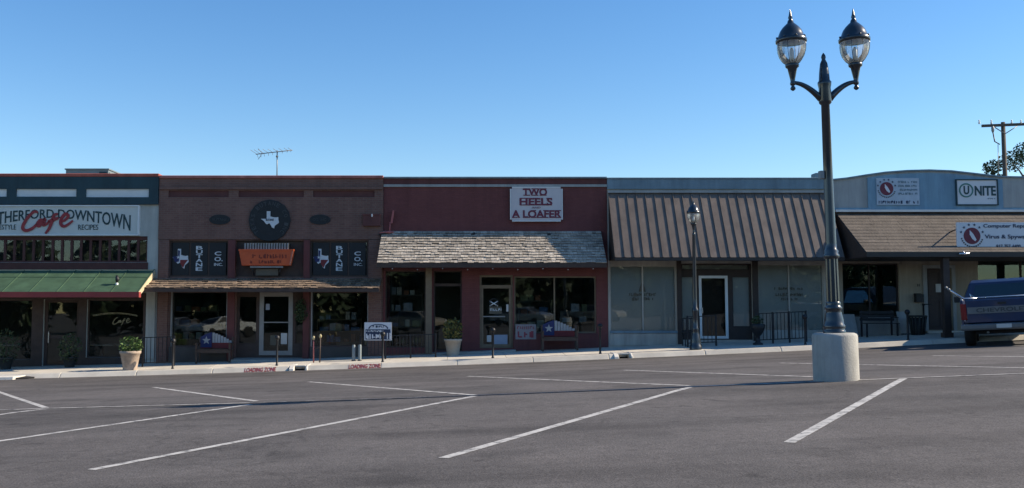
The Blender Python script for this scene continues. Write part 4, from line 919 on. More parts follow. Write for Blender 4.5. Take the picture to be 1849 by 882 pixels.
mb = MB(); mb.box(fx(1664), fx(1671), F - .06, F - .002, fz(598), fz(479)).box(fx(1716), fx(1722), F - .06, F - .002, fz(598), fz(479)).box(fx(1671), fx(1716), F - .06, F - .002, fz(485), fz(479)); mb.build('door_casing', M['pale_stucco'], B5)
d = box('door', M['door_brown'], B5, fx(1671), fx(1715.5), F + .08, F + .13, fz(596), fz(485.5))
for a, b, t, s in ((1675, 1691, 492, 535), (1695, 1711, 492, 535), (1675, 1691, 542, 590), (1695, 1711, 542, 590)): box('door_panel', M['door_brown'], d, fx(a), fx(b), F + .06, F + .079, fz(s), fz(t), bevel=.01)
box('notice', M['paper'], d, fx(1688.5), fx(1699), F + .045, F + .055, fz(528), fz(513))
dashes('house_number', M['brown_letters'], B5, fx(1646), fx(1659), fz(518), fz(512), F - .003, 31)
box('doorstep', M['concrete'], B5, fx(1660), fx(1900), F - .40, F - .062, fz(640), fz(597.5))
# signs
def state_logo(root, cx, cz, r, y):
    disc(MB(), cx, cz, r, r, y - .012, y - .001).build('disc', M['logo_red'], root)
    MB().prism_y([(cx - .28 * r, cz + .7 * r), (cx + .12 * r, cz + .25 * r), (cx + .5 * r, cz - .45 * r), (cx + .35 * r, cz - .65 * r), (cx - .02 * r, cz - .35 * r), (cx - .30 * r, cz + .15 * r)][::-1], y - .02, y - .0125).build('silhouette', M['sign_white'], root)
    for k in range(6):
        a = R(160 - 28 * k); star(MB(), cx + 1.38 * r * math.cos(a), cz + 1.38 * r * math.sin(a), .17 * r, y - .012, y - .001).build('star', M['navy'], root)
    mb = MB()
    for k in range(13):
        a = R(195 + 12 * k); p = (cx + 1.3 * r * math.cos(a), cz + 1.3 * r * math.sin(a)); s = .085 * r
        mb.box(p[0] - s, p[0] + s, y - .008, y - .001, p[1] - s, p[1] + s)
    mb.build('ring_marks', M['ring'], root)['kind'] = 'stuff'
sg = thing('faded_parapet_sign', 'faded bluish white sign with maroon round logo on the arched parapet', 'sign', (fx(1621), F, fz(372)))
box('board', mat('faded_sign', (.42, .50, .58), rough=.6), sg, fx(1583), fx(1660), F - .14, F - .101, fz(371), fz(323))
state_logo(sg, fx(1601), fz(342), fx(1613) - fx(1601), F - .141)
for i, t in enumerate((328, 335, 342, 349)): dashes('sign_lettering', M['blue_stucco'], sg, fx(1622), fx(1656), fz(t + 4), fz(t), F - .141, 40 + i, .2)
dashes('sign_lettering', M['navy'], sg, fx(1586), fx(1658), fz(369), fz(363.5), F - .141, 47)
sg = thing('unite_sign', 'white framed sign reading UNITE on the arched parapet', 'sign', (fx(1763), F, fz(372)))
box('board', M['sign_white'], sg, fx(1728), fx(1800), F - .14, F - .101, fz(370), fz(327))
mb = MB(); x0, x1, z0, z1 = fx(1726), fx(1802), fz(372), fz(325)
mb.box(x0, fx(1728) - .001, F - .17, F - .1015, z0, z1).box(fx(1800) + .001, x1, F - .17, F - .1015, z0, z1).box(fx(1728), fx(1800), F - .17, F - .1015, z0, fz(370) - .001).box(fx(1728), fx(1800), F - .17, F - .1015, fz(327) + .001, z1); mb.build('frame', M['green_band'], sg)
annulus(MB(), fx(1744.5), fz(345), fx(1755) - fx(1744.5), fx(1757.5) - fx(1744.5), F - .152, F - .141, 32).build('ring', M['green_ring'], sg)
text('lettering', 'U', M['teal_text'], sg, fx(1740), fx(1750), fz(352.5), fz(337), F - .141, offset=.03); text('lettering', 'NITE', M['teal_text'], sg, fx(1760), fx(1798), fz(354.5), fz(337), F - .141, offset=.03)
dashes('small_lettering', M['blue_stucco'], sg, fx(1783), fx(1797), fz(361), fz(358.5), F - .141, 51)
YS = F - CPJ + .35
SZ = lambda p: P(830, p, YS).z
SX = lambda p: fx(p, YS)
sg = thing('computer_repair_sign', 'large white computer repair sign with maroon logo standing on the canopy', 'sign', (SX(1860), YS, SZ(455)))
box('board', M['sign_white'], sg, SX(1728), SX(2010), YS - .03, YS + .03, SZ(455), SZ(402))
for a in (1740, 1860, 1995): MB().tube([(SX(a), YS + .03, SZ(410)), (SX(a), YS + .9, czb + (czt - czb) * (1.2 / CPJ))], .02, 6).build('brace', M['black_iron'], sg)
state_logo(sg, SX(1755), SZ(426.5), SX(1770) - SX(1755), YS - .0305)
text('lettering', 'Computer Repair & Service', M['navy'], sg, SX(1776), SX(1908), SZ(413.5), SZ(405), YS - .031, offset=.01)
text('lettering', 'Virus & Spyware Removal', M['navy'], sg, SX(1778), SX(1908), SZ(433.5), SZ(424), YS - .031, offset=.01)
text('lettering', '817-757-4400', M['navy'], sg, SX(1798), SX(1842), SZ(449), SZ(442), YS - .031, offset=.01)
sp = thing('spot_lamp', 'small bright metal spot lamp on the canopy gutter below the repair sign', 'lamp', P(1741, 460, F - CPJ - .14))
q0 = P(1741, 459, F - CPJ - .14)
MB().tube([q0 + Vector((-.16, 0, 0)), q0 + Vector((.16, 0, .02))], .035, 8).build('tube', M['chrome'], sp); MB().tube([q0 + Vector((0, 0, 0)), q0 + Vector((0, .05, .10))], .018, 6).build('stem', M['chrome'], sp)

# ------------------------------------------------------------------ goods seen dimly through the glass
rr = random.Random(31)
goods = [mat('goods_%s' % n_, c, rough=.7) for n_, c in (('cream', (.55, .5, .4)), ('rust', (.35, .14, .07)), ('grey', (.4, .42, .44)), ('olive', (.22, .24, .12)), ('blue', (.12, .2, .34)))]
def shelf(px0, px1, Y, zf, h, lab):
    x0, x1 = fx(px0, Y), fx(px1, Y)
    t = thing('display_shelf', lab, 'shelf', ((x0 + x1) / 2, Y, zf), 'display shelves inside the shops')
    for xx in (x0, x1 - .04): box('upright', M['tan'], t, xx, xx + .04, Y - .18, Y + .18, zf, zf + h)
    n = 4
    for k in range(n):
        z = zf + .15 + (h - .2) * k / (n - 1)
        b = box('board', M['tan'], t, x0 + .041, x1 - .041, Y - .18, Y + .18, z, z + .03)
        x = x0 + .08
        while x < x1 - .3:
            wd = rr.uniform(.12, .32); hh = rr.uniform(.10, .28)
            if rr.random() > .2: box('goods_box', rr.choice(goods), b, x, x + wd, Y - .14, Y + .1, z + .031, z + .031 + hh)
            x += wd + rr.uniform(.03, .12)
def table(px, Y, zf, lab):
    x = fx(px, Y); t = thing('cafe_table', lab, 'table', (x, Y, zf), 'tables inside the shops')
    MB().lathe([(.45, .72), (.46, .74), (.45, .76)], (x, Y, zf), 20).build('top', goods[0], t); MB().lathe([(.25, 0), (.04, .05), (.04, .72)], (x, Y, zf), 12).build('pedestal', M['black_iron'], t)
shelf(700, 764, F + 1.1, fz(630), 1.9, 'display shelf behind the left window of the oxblood shop')
shelf(935, 995, F + 1.5, fz(630), 1.7, 'display shelf behind the middle window of the oxblood shop')
shelf(1010, 1070, F + 1.0, fz(630), 1.3, 'low display shelf behind the right window of the oxblood shop')
shelf(318, 400, F + 1.6, fz(650), 1.7, 'display shelf behind the left window of the brick shop')
shelf(575, 655, F + 1.3, fz(650), 1.4, 'display shelf behind the right window of the brick shop')
table(190, F + 1.0, fz(664), 'round table behind the right cafe window, nearer the door'); table(236, F + 1.3, fz(664), 'round table behind the right cafe window, nearer the corner'); table(20, F + 1.0, fz(664), 'round table behind the left cafe window')

# ------------------------------------------------------------------ roof things
hx0, hx1 = fx(115, 40), fx(192, 40)
hv = thing('rooftop_unit', 'grey sheet metal air unit on the cafe roof', 'air conditioner', ((hx0 + hx1) / 2, 40.6, fz(335)))
box('casing', M['hvac'], hv, hx0, hx1, 40, 41.3, fz(335), P(830, 307, 40).z); box('lid', M['hvac'], hv, hx0 - .04, hx1 + .04, 39.96, 41.34, P(830, 307, 40).z + .002, P(830, 304.8, 40).z)
box('grille', M['green_band'], hv, fx(176, 40), fx(190, 40), 39.97, 39.998, P(830, 330, 40).z, P(830, 310.5, 40).z)
for k in range(6): box('louvre', M['hvac'], hv, hx1 + .002, hx1 + .03, 40.1, 41.2, P(830, 311, 40).z - .12 * k - .06, P(830, 311, 40).z - .12 * k)
YA = 39.0; pa = P(500, 335, YA); pb = P(500.5, 272, YA)
an = thing('tv_antenna', 'thin television aerial standing on the brick shop roof', 'antenna', pa)
MB().tube([pa, pb], .022, 6).build('mast', M['antenna'], an)
e0, e1 = P(462, 279, YA), P(528, 271.5, YA)
MB().tube([e0, e1], .018, 6).build('boom', M['antenna'], an)
for k, t in enumerate((.03, .12, .22, .34, .46, .6, .74, .88, .98)):
    c = e0.lerp(e1, t); h = .75 - .5 * t
    MB().tube([c + Vector((-.10, -h, .05)), c, c + Vector((-.10, h, -.02))], .008, 5).build('element', M['antenna'], an)
for s in (-1, 1): MB().tube([e0.lerp(e1, .18), e0.lerp(e1, .06) + Vector((0, 0, s * .22))], .01, 5).build('reflector', M['antenna'], an)
MB().ball(P(500.3, 283, YA), .05, 8, 6).build('clamp', M['antenna'], an)
fl = thing('flood_lamp', 'small dark flood lamp with pale foot on the green cafe awning', 'lamp', P(210, 514, F - 1.15))
q0 = P(211, 514, F - 1.15)
MB().lathe([(.05, -.02), (.05, .04), (.025, .07)], q0, 8).build('foot', M['white'], fl)
MB().tube([q0 + Vector((0, 0, .05)), q0 + Vector((.02, -.02, .16)), q0 + Vector((-.01, 0, .30))], [.03, .07, .04], 8).build('head', M['black_iron'], fl)
# ------------------------------------------------------------------ street lamps
LD = 14.95
lx = fx(1509, LD, 645); lz = gz(lx, LD)
SC = LD / FPX
def lantern(root, c, k, mname='lamp'):
    """acorn lantern, base of its stem at c, k metres per photo pixel at the large lamp"""
    x, y, z = c
    L = lambda r, h: (r * k, h * k)
    MB().lathe([L(1.5, -14), L(4.4, -11.5), L(4.8, -9), L(3.2, -6.5), L(2.6, -4.5), L(4.6, -3), L(5, 0), L(4, 3), L(4.6, 8), L(7.2, 20), L(8.4, 27), L(11.8, 30), L(12.6, 34), L(10.5, 36)], c, 16).build('cup', M[mname], root)
    g = MB().lathe([L(11, 36), L(16.5, 41), L(22, 50), L(25, 60), L(25.8, 69), L(24.6, 76)], c, 20).build('globe', M['globe'], root, fix=False)
    for i in range(8):
        a = 2 * math.pi * i / 8 + .2; pr = [(11.4, 36), (16.9, 41), (22.4, 50), (25.4, 60), (26.2, 69), (25.5, 77)]
        MB().tube([(x + r * k * math.cos(a), y + r * k * math.sin(a), z + h * k) for r, h in pr], .5 * k, 5).build('cage_bar', M[mname], g)
    MB().lathe([L(2.2, 36), L(4, 40), L(4.2, 60), L(2, 66)], c, 10).build('lens', M['frost'], root)
    cap = MB().lathe([L(25, 75), L(27.5, 76), L(27.8, 81), L(25.4, 84), L(22.5, 89), L(21.5, 92), L(19, 98), L(14.5, 104), L(9.5, 109), L(6, 112), L(5.2, 116), L(3, 119), L(4.2, 122), L(2.6, 127), L(1.6, 133), L(.4, 138)], c, 20).build('cap', M[mname], root)
    for i in range(8):
        a = 2 * math.pi * i / 8; MB().ball((x + 26 * k * math.cos(a), y + 26 * k * math.sin(a), z + 84 * k), 2.2 * k, 6, 4).build('crest', M[mname], cap)
zof = lambda p: P(1490, p, LD).z
tl = thing('twin_street_lamp', 'tall black twin lantern street lamp on a round concrete base in the parking lot', 'street lamp', (lx, LD, lz))
pr = 39 * SC
MB().lathe([(pr, -.25), (pr, zof(607) - lz), (pr - .015, zof(603.5) - lz), (pr - .05, zof(601.5) - lz)], (lx, LD, lz), 40).build('concrete_base', M['concrete_base'], tl)
pl = lambda r, p: (r * SC, zof(p) - zof(601.5))
MB().lathe([pl(19.5, 601.5), pl(19.5, 597), pl(17.5, 595), pl(19, 592), pl(19, 588), pl(17, 585), pl(16.5, 578), pl(14, 566), pl(12.6, 561), pl(14.5, 559), pl(15, 556), pl(13, 553), pl(12, 550), pl(13, 547), pl(11.4, 545)], (lx, LD, zof(601.5)), 24).build('pedestal', M['lamp'], tl)
MB().lathe([pl(11.4, 545), pl(10.8, 475), pl(10.8, 468)], (lx, LD, zof(601.5)), 24, flute=.10, smooth=False).build('fluted_shaft', M['lamp'], tl)
MB().lathe([pl(10.8, 468), pl(13.4, 466), pl(13.8, 461), pl(11.6, 458), pl(12.6, 454), pl(9.8, 450), pl(9.4, 440), pl(8.2, 330), pl(7.4, 190), pl(10.5, 187), pl(11.5, 183), pl(10.5, 160), pl(12, 153), pl(12.2, 149), pl(9.8, 146), pl(8.8, 132), pl(6.5, 115), pl(3.2, 108), pl(4.3, 104), pl(3.2, 100), pl(.6, 96)], (lx, LD, zof(601.5)), 20).build('pole', M['lamp'], tl)
for s, pxe in ((-1, 1433), (1, 1549)):
    ex_ = lx + s * 58.0 * SC
    hz0 = zof(178)
    pts = []
    for k in range(11):
        t = k / 10; X = lx + s * (8 * SC + (50 * SC) * t); Z = zof(179) + (zof(149) - zof(179)) * math.sin(t * math.pi / 2) ** 0.9
        pts.append((X, LD, Z))
    MB().tube(pts, [6.5 * SC - 3.2 * SC * k / 10 for k in range(11)], 8).build('arm', M['lamp'], tl)
    lantern(tl, (ex_, LD, zof(150)), SC)
box('conduit_box', M['grey_metal'], tl, lx - 16 * SC, lx - 9 * SC, LD - .05, LD + .05, zof(323), zof(309))

tl.rotation_euler = (0, R(-0.75), 0)                     # the post leans a little to the left
LD2 = YC + 0.30
k2 = LD2 / FPX; x2 = fx(1256, LD2, 620); z2 = sw(x2, LD2)
sl_ = thing('sidewalk_lamp', 'single lantern black lamp post on the sidewalk before the mansard office', 'street lamp', (x2, LD2, z2))
zz = lambda p: P(1256, p, LD2).z - z2
MB().lathe([(11 * k2, 0), (11 * k2, zz(625)), (9.5 * k2, zz(623)), (9.8 * k2, zz(618)), (7 * k2, zz(604)), (5.5 * k2, zz(597)), (6.5 * k2, zz(595)), (5 * k2, zz(592)), (4.6 * k2, zz(566)), (6.2 * k2, zz(563)), (6 * k2, zz(559)), (4.2 * k2, zz(556)), (4 * k2, zz(540)), (2.9 * k2, zz(425)), (3.4 * k2, zz(423)), (2.4 * k2, zz(421))], (x2, LD2, z2), 18).build('pole', M['lamp'], sl_)
lantern(sl_, (x2, LD2, z2 + zz(421) + .04), k2 * .44)

# ------------------------------------------------------------------ posts along the curb
def curb_post(px, lab, first=[None]):
    y = YC + .22; x = fx(px, y, 650); z = sw(x, y)
    if first[0] is None:
        t = thing('curb_post', lab, 'post', (x, y, z), 'black posts along the curb')
        MB().lathe([(.045, -.03), (.045, .03), (.033, .05), (.033, .78), (.045, .80), (.033, .82)], (x, y, z), 10).build('shaft', M['black_iron'], t)
        MB().ball((x, y, z + .89), .085, 12, 8).build('knob', M['black_iron'], t); first[0] = t
    else:
        t = copy_tree(first[0]); t.location = (x, y, z); t['label'] = lab
for px, lab in ((312, 'black knobbed curb post left of the flag bench at the brick shop'), (500, 'black knobbed curb post in front of the brick shop door'), (691, 'black knobbed curb post by the small white rail sign'),
                (890, 'black knobbed curb post in front of the oxblood shop door'), (1084, 'black knobbed curb post at the right end of the oxblood shop'), (1455, 'black knobbed curb post right of the mansard office railing'), (1641, 'black knobbed curb post in front of the dark litter bin')):
    curb_post(px, lab)

# ------------------------------------------------------------------ railings
def railing(xa, xb, y, h, lab, nbal=9, nm='iron_railing', bot=.12, posts=2):
    za, zb_ = sw(xa, y), sw(xb, y)
    t = thing(nm, lab, 'railing', ((xa + xb) / 2, y, (za + zb_) / 2), 'black iron railings before the shops')
    Z = lambda x, o: za + (zb_ - za) * (x - xa) / (xb - xa) + o
    MB().hexa([(xa, y - .02, Z(xa, h - .03)), (xb, y - .02, Z(xb, h - .03)), (xb, y + .02, Z(xb, h - .03)), (xa, y + .02, Z(xa, h - .03)), (xa, y - .02, Z(xa, h)), (xb, y - .02, Z(xb, h)), (xb, y + .02, Z(xb, h)), (xa, y + .02, Z(xa, h))]).build('top_rail', M['black_iron'], t)
    MB().hexa([(xa, y - .015, Z(xa, bot)), (xb, y - .015, Z(xb, bot)), (xb, y + .015, Z(xb, bot)), (xa, y + .015, Z(xa, bot)), (xa, y - .015, Z(xa, bot + .03)), (xb, y - .015, Z(xb, bot + .03)), (xb, y + .015, Z(xb, bot + .03)), (xa, y + .015, Z(xa, bot + .03))]).build('bottom_rail', M['black_iron'], t)
    for k in range(posts):
        x = xa + (xb - xa) * k / (posts - 1); box('post', M['black_iron'], t, x - .025, x + .025, y - .025, y + .025, Z(x, -.02), Z(x, h + .02))
    for k in range(1, nbal + 1):
        x = xa + (xb - xa) * k / (nbal + 1); box('baluster', M['black_iron'], t, x - .009, x + .009, y - .009, y + .009, Z(x, bot + .03), Z(x, h - .03))
    return t
YR = YC + 1.3
railing(fx(262, YR), fx(318, YR), YR, .98, 'short black iron railing between the cafe and the brick shop', 7)
railing(fx(652, YR), fx(787, YR), YR, .78, 'black iron railing behind the small white rail sign', 20, posts=4)
railing(fx(1362, YR), fx(1452, YR), YR, 1.02, 'black iron railing right of the mansard office door', 13, posts=4)
railing(fx(1239, YR), fx(1290, YR), YR, 1.02, 'short black iron railing behind the sidewalk lamp', 6)
# sign on the railing
YQ = YR - .06
sg = thing('railing_sign', 'small white sign with dark arch and lettering fixed to the railing', 'sign', (fx(683, YQ), YQ, P(683, 615, YQ).z))
qx = lambda p: fx(p, YQ); qz = lambda p: P(683, p, YQ).z
box('board', M['sign_white'], sg, qx(659), qx(708), YQ - .02, YQ, qz(615), qz(582.5))
mb = MB()
for k in range(14):
    a, b = math.pi * k / 14, math.pi * (k + 1) / 14
    f = lambda t, r: (qx(684 + 18 * r * math.cos(t)), qz(594 - 8.5 * r * math.sin(t)))
    p = [f(a, .86), f(a, 1), f(b, 1), f(b, .86)]
    mb.hexa([(p[0][0], YQ - .028, p[0][1]), (p[1][0], YQ - .028, p[1][1]), (p[1][0], YQ - .0205, p[1][1]), (p[0][0], YQ - .0205, p[0][1]), (p[3][0], YQ - .028, p[3][1]), (p[2][0], YQ - .028, p[2][1]), (p[2][0], YQ - .0205, p[2][1]), (p[3][0], YQ - .0205, p[3][1])])
mb.build('arch', M['navy'], sg)
dashes('sign_lettering', M['navy'], sg, qx(674), qx(694), qz(592), qz(588), YQ - .0205, 61); box('band', M['navy'], sg, qx(661), qx(706), YQ - .026, YQ - .0205, qz(613.5), qz(595))
dashes('sign_lettering', M['sign_white'], sg, qx(662), qx(696), qz(600), qz(596.5), YQ - .0265, 62); dashes('sign_lettering', M['sign_white'], sg, qx(662), qx(688), qz(612.5), qz(602), YQ - .0265, 63, .12)
for a in (691, 694, 699.5, 704): box('numeral_stroke', M['sign_white'], sg, qx(a), qx(a + 1.9), YQ - .031, YQ - .0265, qz(606 if a < 695 else 612.5), qz(601.5))
for a in (664, 703): box('hanger', M['black_iron'], sg, qx(a), qx(a + 2), YQ + .001, YQ + .03, qz(612), qz(600))
# two pale bollard tubes and a hydrant-like standpipe
for a, lab in ((640, 'left'), (651, 'right')):
    x = fx(a, YR - .3); y = YR - .3; z = sw(x, y)
    t = thing('pale_bollard', 'short pale grey tube left of the railing sign, the %s one of two' % lab, 'bollard', (x, y, z), 'pale tubes by the railing sign')
    MB().lathe([(.055, -.02), (.055, .50), (.045, .53)], (x, y, z), 12).build('tube', M['hvac'], t); MB().lathe([(.075, -.01), (.075, .02), (.056, .03)], (x, y, z), 12).build('collar', M['black_iron'], t)
x = fx(574, YC + .9); y = YC + .9; z = sw(x, y)
t = thing('standpipe', 'thin rusty standpipe pair with brass heads on the sidewalk by the brick shop', 'standpipe', (x, y, z))
for s, h in ((-1, .78), (1, .84)):
    MB().tube([(x + s * .10, y, z - .02), (x + s * .11, y, z + h)], .022, 7).build('pipe', M['pink_metal'] if s < 0 else M['brown_wood'], t)
    MB().ball((x + s * .11, y - .01, z + h + .02), .05, 8, 6, 1.4).build('brass_head', M['gold'], t)
MB().tube([(x - .10, y, z + .45), (x + .11, y, z + .5)], .015, 6).build('crossbar', M['brown_wood'], t)

# ------------------------------------------------------------------ flag benches
def flag_bench(px0, px1, y, lab):
    x0, x1 = fx(px0, y), fx(px1, y); xm = (x0 + x1) / 2; z = sw(xm, y)
    t = thing('flag_bench', lab, 'bench', (xm, y, z), 'benches painted as a flag')
    wd = x1 - x0
    for k in range(4): box('seat_slat', M['wood_seat'], t, x0 + .02, x1 - .02, y - .42 + .11 * k, y - .33 + .11 * k, z + .42, z + .45)
    for s in (0, 1):
        xx = x0 if s == 0 else x1 - .06
        box('leg', M['wood_seat'], t, xx, xx + .06, y - .42, y - .36, z - .03, z + .62); box('leg', M['wood_seat'], t, xx, xx + .06, y + .02, y + .08, z - .03, z + .86)
        box('armrest', M['wood_seat'], t, xx - .005, xx + .065, y - .45, y + .07, z + .62, z + .66)
    box('seat_rail', M['wood_seat'], t, x0 + .062, x1 - .062, y - .415, y - .375, z + .33, z + .415)
    bk = box('backrest', M['flag_red'], t, x0 + .061, x1 - .061, y + .03, y + .05, z + .47, z + .66)
    n = 7; xa = x0 + wd * .38
    bw = (x1 - .06 - xa) / n
    for k in range(n):
        u = (k + .5) / n; top = z + .66 + .36 * (1 - .55 * u - .32 * u * u)
        box('white_slat', M['bench_white'], bk, xa + bw * k + .008, xa + bw * (k + 1) - .008, y + .025, y + .048, z + .662, top)
    MB().prism_y([(x0 + .061, z + .50), (xa - .008, z + .50), (xa - .008, z + 1.02), (x0 + wd * .22, z + .97), (x0 + .061, z + .86)], y + .005, y + .028).build('blue_panel', M['flag_blue'], bk)
    star(MB(), x0 + wd * .22, z + .74, .15, y - .01, y + .0045).build('star', M['bench_white'], bk)
    return t
flag_bench(362, 424, F - .35, 'wooden bench painted as a flag before the brick shop window')
flag_bench(976, 1040, F - .35, 'wooden bench painted as a flag before the oxblood shop window')

# ------------------------------------------------------------------ pots and plants
def pot_plant(px, y, h, r, m, lab, seed, lm='leaf', fh=.32, fr=.30, n=260, ls=.055, rim=True):
    rr = random.Random(seed); x = fx(px, y, 650); z = sw(x, y)
    t = thing('potted_plant', lab, 'potted plant', (x, y, z))
    MB().lathe([(r * .66, -.02), (r * .68, h * .1), (r * .92, h * .84), (r * 1.0, h * .86), (r * 1.03, h), (r * .88, h), (r * .84, h * .9)], (x, y, z), 24).build('pot', M[m], t)
    MB().lathe([(r * .85, h * .88), (r * .3, h * .94), (.01, h * .95)], (x, y, z), 16).build('soil', M['soil'], t)
    mb = MB(); leaves(mb, (x, y, z + h + fh * .42), fr, fr, fh * .75, n, ls, rr, bias=.6)
    mb.build('foliage', M[lm], t, fix=False)
    mb = MB()
    for k in range(9):
        a = rr.uniform(0, 6.28); mb.tube([(x, y, z + h * .9), (x + fr * .4 * math.cos(a), y + fr * .4 * math.sin(a), z + h + fh * .4), (x + fr * .9 * math.cos(a), y + fr * .9 * math.sin(a), z + h + fh * rr.uniform(.5, 1.1))], [.012, .008, .004], 4)
    mb.build('stems', M['leaf_dark'], t)
pot_plant(235, YC + .35, .60, .33, 'pot_terra', 'sunlit weathered clay pot with leafy green plant before the cafe', 3, 'leaf', .42, .38, 420, .06)
pot_plant(818, F - .8, .55, .30, 'pot_pale', 'pale pot with yellow green spiky plant beside the oxblood shop column', 4, 'leaf_yellow', .62, .34, 300, .07)
pot_plant(10, F - .9, .4, .26, 'bin_green', 'dark shrub in a low pot at the left cafe window', 5, 'leaf_dark', .8, .42, 380, .06)
pot_plant(126, F - .75, .35, .24, 'bin_green', 'dark shrub in a low pot right of the cafe door', 6, 'leaf_dark', .7, .4, 360, .06)
x = fx(1365, YR - .25); y = YR - .25; z = sw(x, y)
t = thing('iron_urn', 'black iron urn at the left end of the mansard office railing', 'urn', (x, y, z))
MB().lathe([(.16, -.02), (.16, .05), (.08, .09), (.07, .28), (.13, .34), (.22, .52), (.25, .66), (.22, .68)], (x, y, z), 18).build('bowl', M['black_iron'], t)
rr = random.Random(9); leaves(MB(), (x, y, z + .78), .2, .2, .16, 150, .05, rr).build('foliage', M['leaf_dark'], t, fix=False)
x = fx(1243, YR + .5); y = YR + .5; z = sw(x, y)
t = thing('iron_chair', 'black iron chair beside the mansard office entrance', 'chair', (x, y, z))
for a, b in ((-.2, -.2), (.2, -.2), (-.2, .2), (.2, .2)): box('leg', M['black_iron'], t, x + a - .015, x + a + .015, y + b - .015, y + b + .015, z - .02, z + (.44 if b < 0 else .92))
box('seat', M['black_iron'], t, x - .22, x + .22, y - .22, y + .22, z + .44, z + .47); 
for k in range(5): box('back_bar', M['black_iron'], t, x - .15 + .075 * k - .01, x - .15 + .075 * k + .01, y + .19, y + .21, z + .47, z + .9)
box('back_rail', M['black_iron'], t, x - .183, x + .183, y + .186, y + .214, z + .9, z + .94)

# right-hand shop furniture: litter bin, mail box, ash pole, bench, leaning boards
y = F - .75; x = fx(1657, y, 580); z = sw(x, y)
t = thing('litter_bin', 'dark slatted litter bin left of the brown shop door', 'bin', (x, y, z))
for k in range(14):
    a = 2 * math.pi * k / 14; c, s = math.cos(a), math.sin(a)
    MB().tube([(x + .19 * c, y + .19 * s, z - .01), (x + .27 * c, y + .27 * s, z + .62)], .028, 5).build('slat', M['bin_green'], t)
MB().lathe([(.27, .60), (.31, .61), (.31, .65), (.26, .66)], (x, y, z), 18).build('rim', M['bin_green'], t); MB().lathe([(.17, 0), (.24, .58), (.2, .58)], (x, y, z), 16).build('liner', M['black_iron'], t)
x = fx(1653, F); t = thing('mail_box', 'small black mail box on the beige wall beside the brown door', 'mailbox', (x, F - .1, fz(547)))
MB().prism_x([(F - .20, fz(546)), (F - .20, fz(533)), (F - .003, fz(530)), (F - .003, fz(546))], fx(1647), fx(1659.5)).build('box', M['black_iron'], t, bevel=.008); box('flap', M['bin_green'], t, fx(1646.5), fx(1660), F - .225, F - .202, fz(536), fz(532))
y = F - .35; x = fx(1664, y); z = sw(x, y)
t = thing('ash_pole', 'slim black ash stand between the litter bin and the brown door', 'ashtray', (x, y, z))
MB().lathe([(.14, -.01), (.14, .02), (.03, .04), (.03, .95), (.055, .97), (.055, 1.02)], (x, y, z), 12).build('pole', M['black_iron'], t); MB().tube([(x, y, z + 1.0), (x + .32, y, z + 1.0)], .02, 6).build('arm', M['black_iron'], t)
y = F - .45; xa, xb = fx(1550, y), fx(1612, y); z = sw((xa + xb) / 2, y)
t = thing('iron_bench', 'dark bench under the teal window of the stucco shop', 'bench', ((xa + xb) / 2, y, z))
for k in range(4): box('seat_slat', M['black_iron'], t, xa, xb, y - .38 + .10 * k, y - .30 + .10 * k, z + .42, z + .445)
for k in range(3): box('back_slat', M['black_iron'], t, xa, xb, y + .05, y + .075, z + .52 + .12 * k, z + .61 + .12 * k)
for xx in (xa + .05, xb - .1):
    box('leg', M['black_iron'], t, xx, xx + .05, y - .36, y - .31, z - .03, z + .419); box('leg', M['black_iron'], t, xx, xx + .05, y + .08, y + .13, z - .03, z + .88); box('arm', M['black_iron'], t, xx, xx + .05, y - .40, y + .078, z + .62, z + .65)
for a, lab in ((1533, 'pale leaning board at the left end of the stucco shop window'), (1630, 'pale leaning board below the right edge of the teal window')):
    y = F - .3; x = fx(a, y); z = sw(x, y)
    t = thing('leaning_board', lab, 'board', (x, y, z), 'boards leaning on the stucco shop wall')
    MB().hexa([(x - .2, y - .12, z), (x + .2, y - .12, z), (x + .2, y - .09, z), (x - .2, y - .09, z), (x - .2, y + .20, z + .78), (x + .2, y + .20, z + .78), (x + .2, y + .23, z + .78), (x - .2, y + .23, z + .78)]).build('panel', M['pale_stucco'], t); box('foot', M['black_iron'], t, x - .2, x + .2, y - .14, y - .121, z - .01, z + .03)

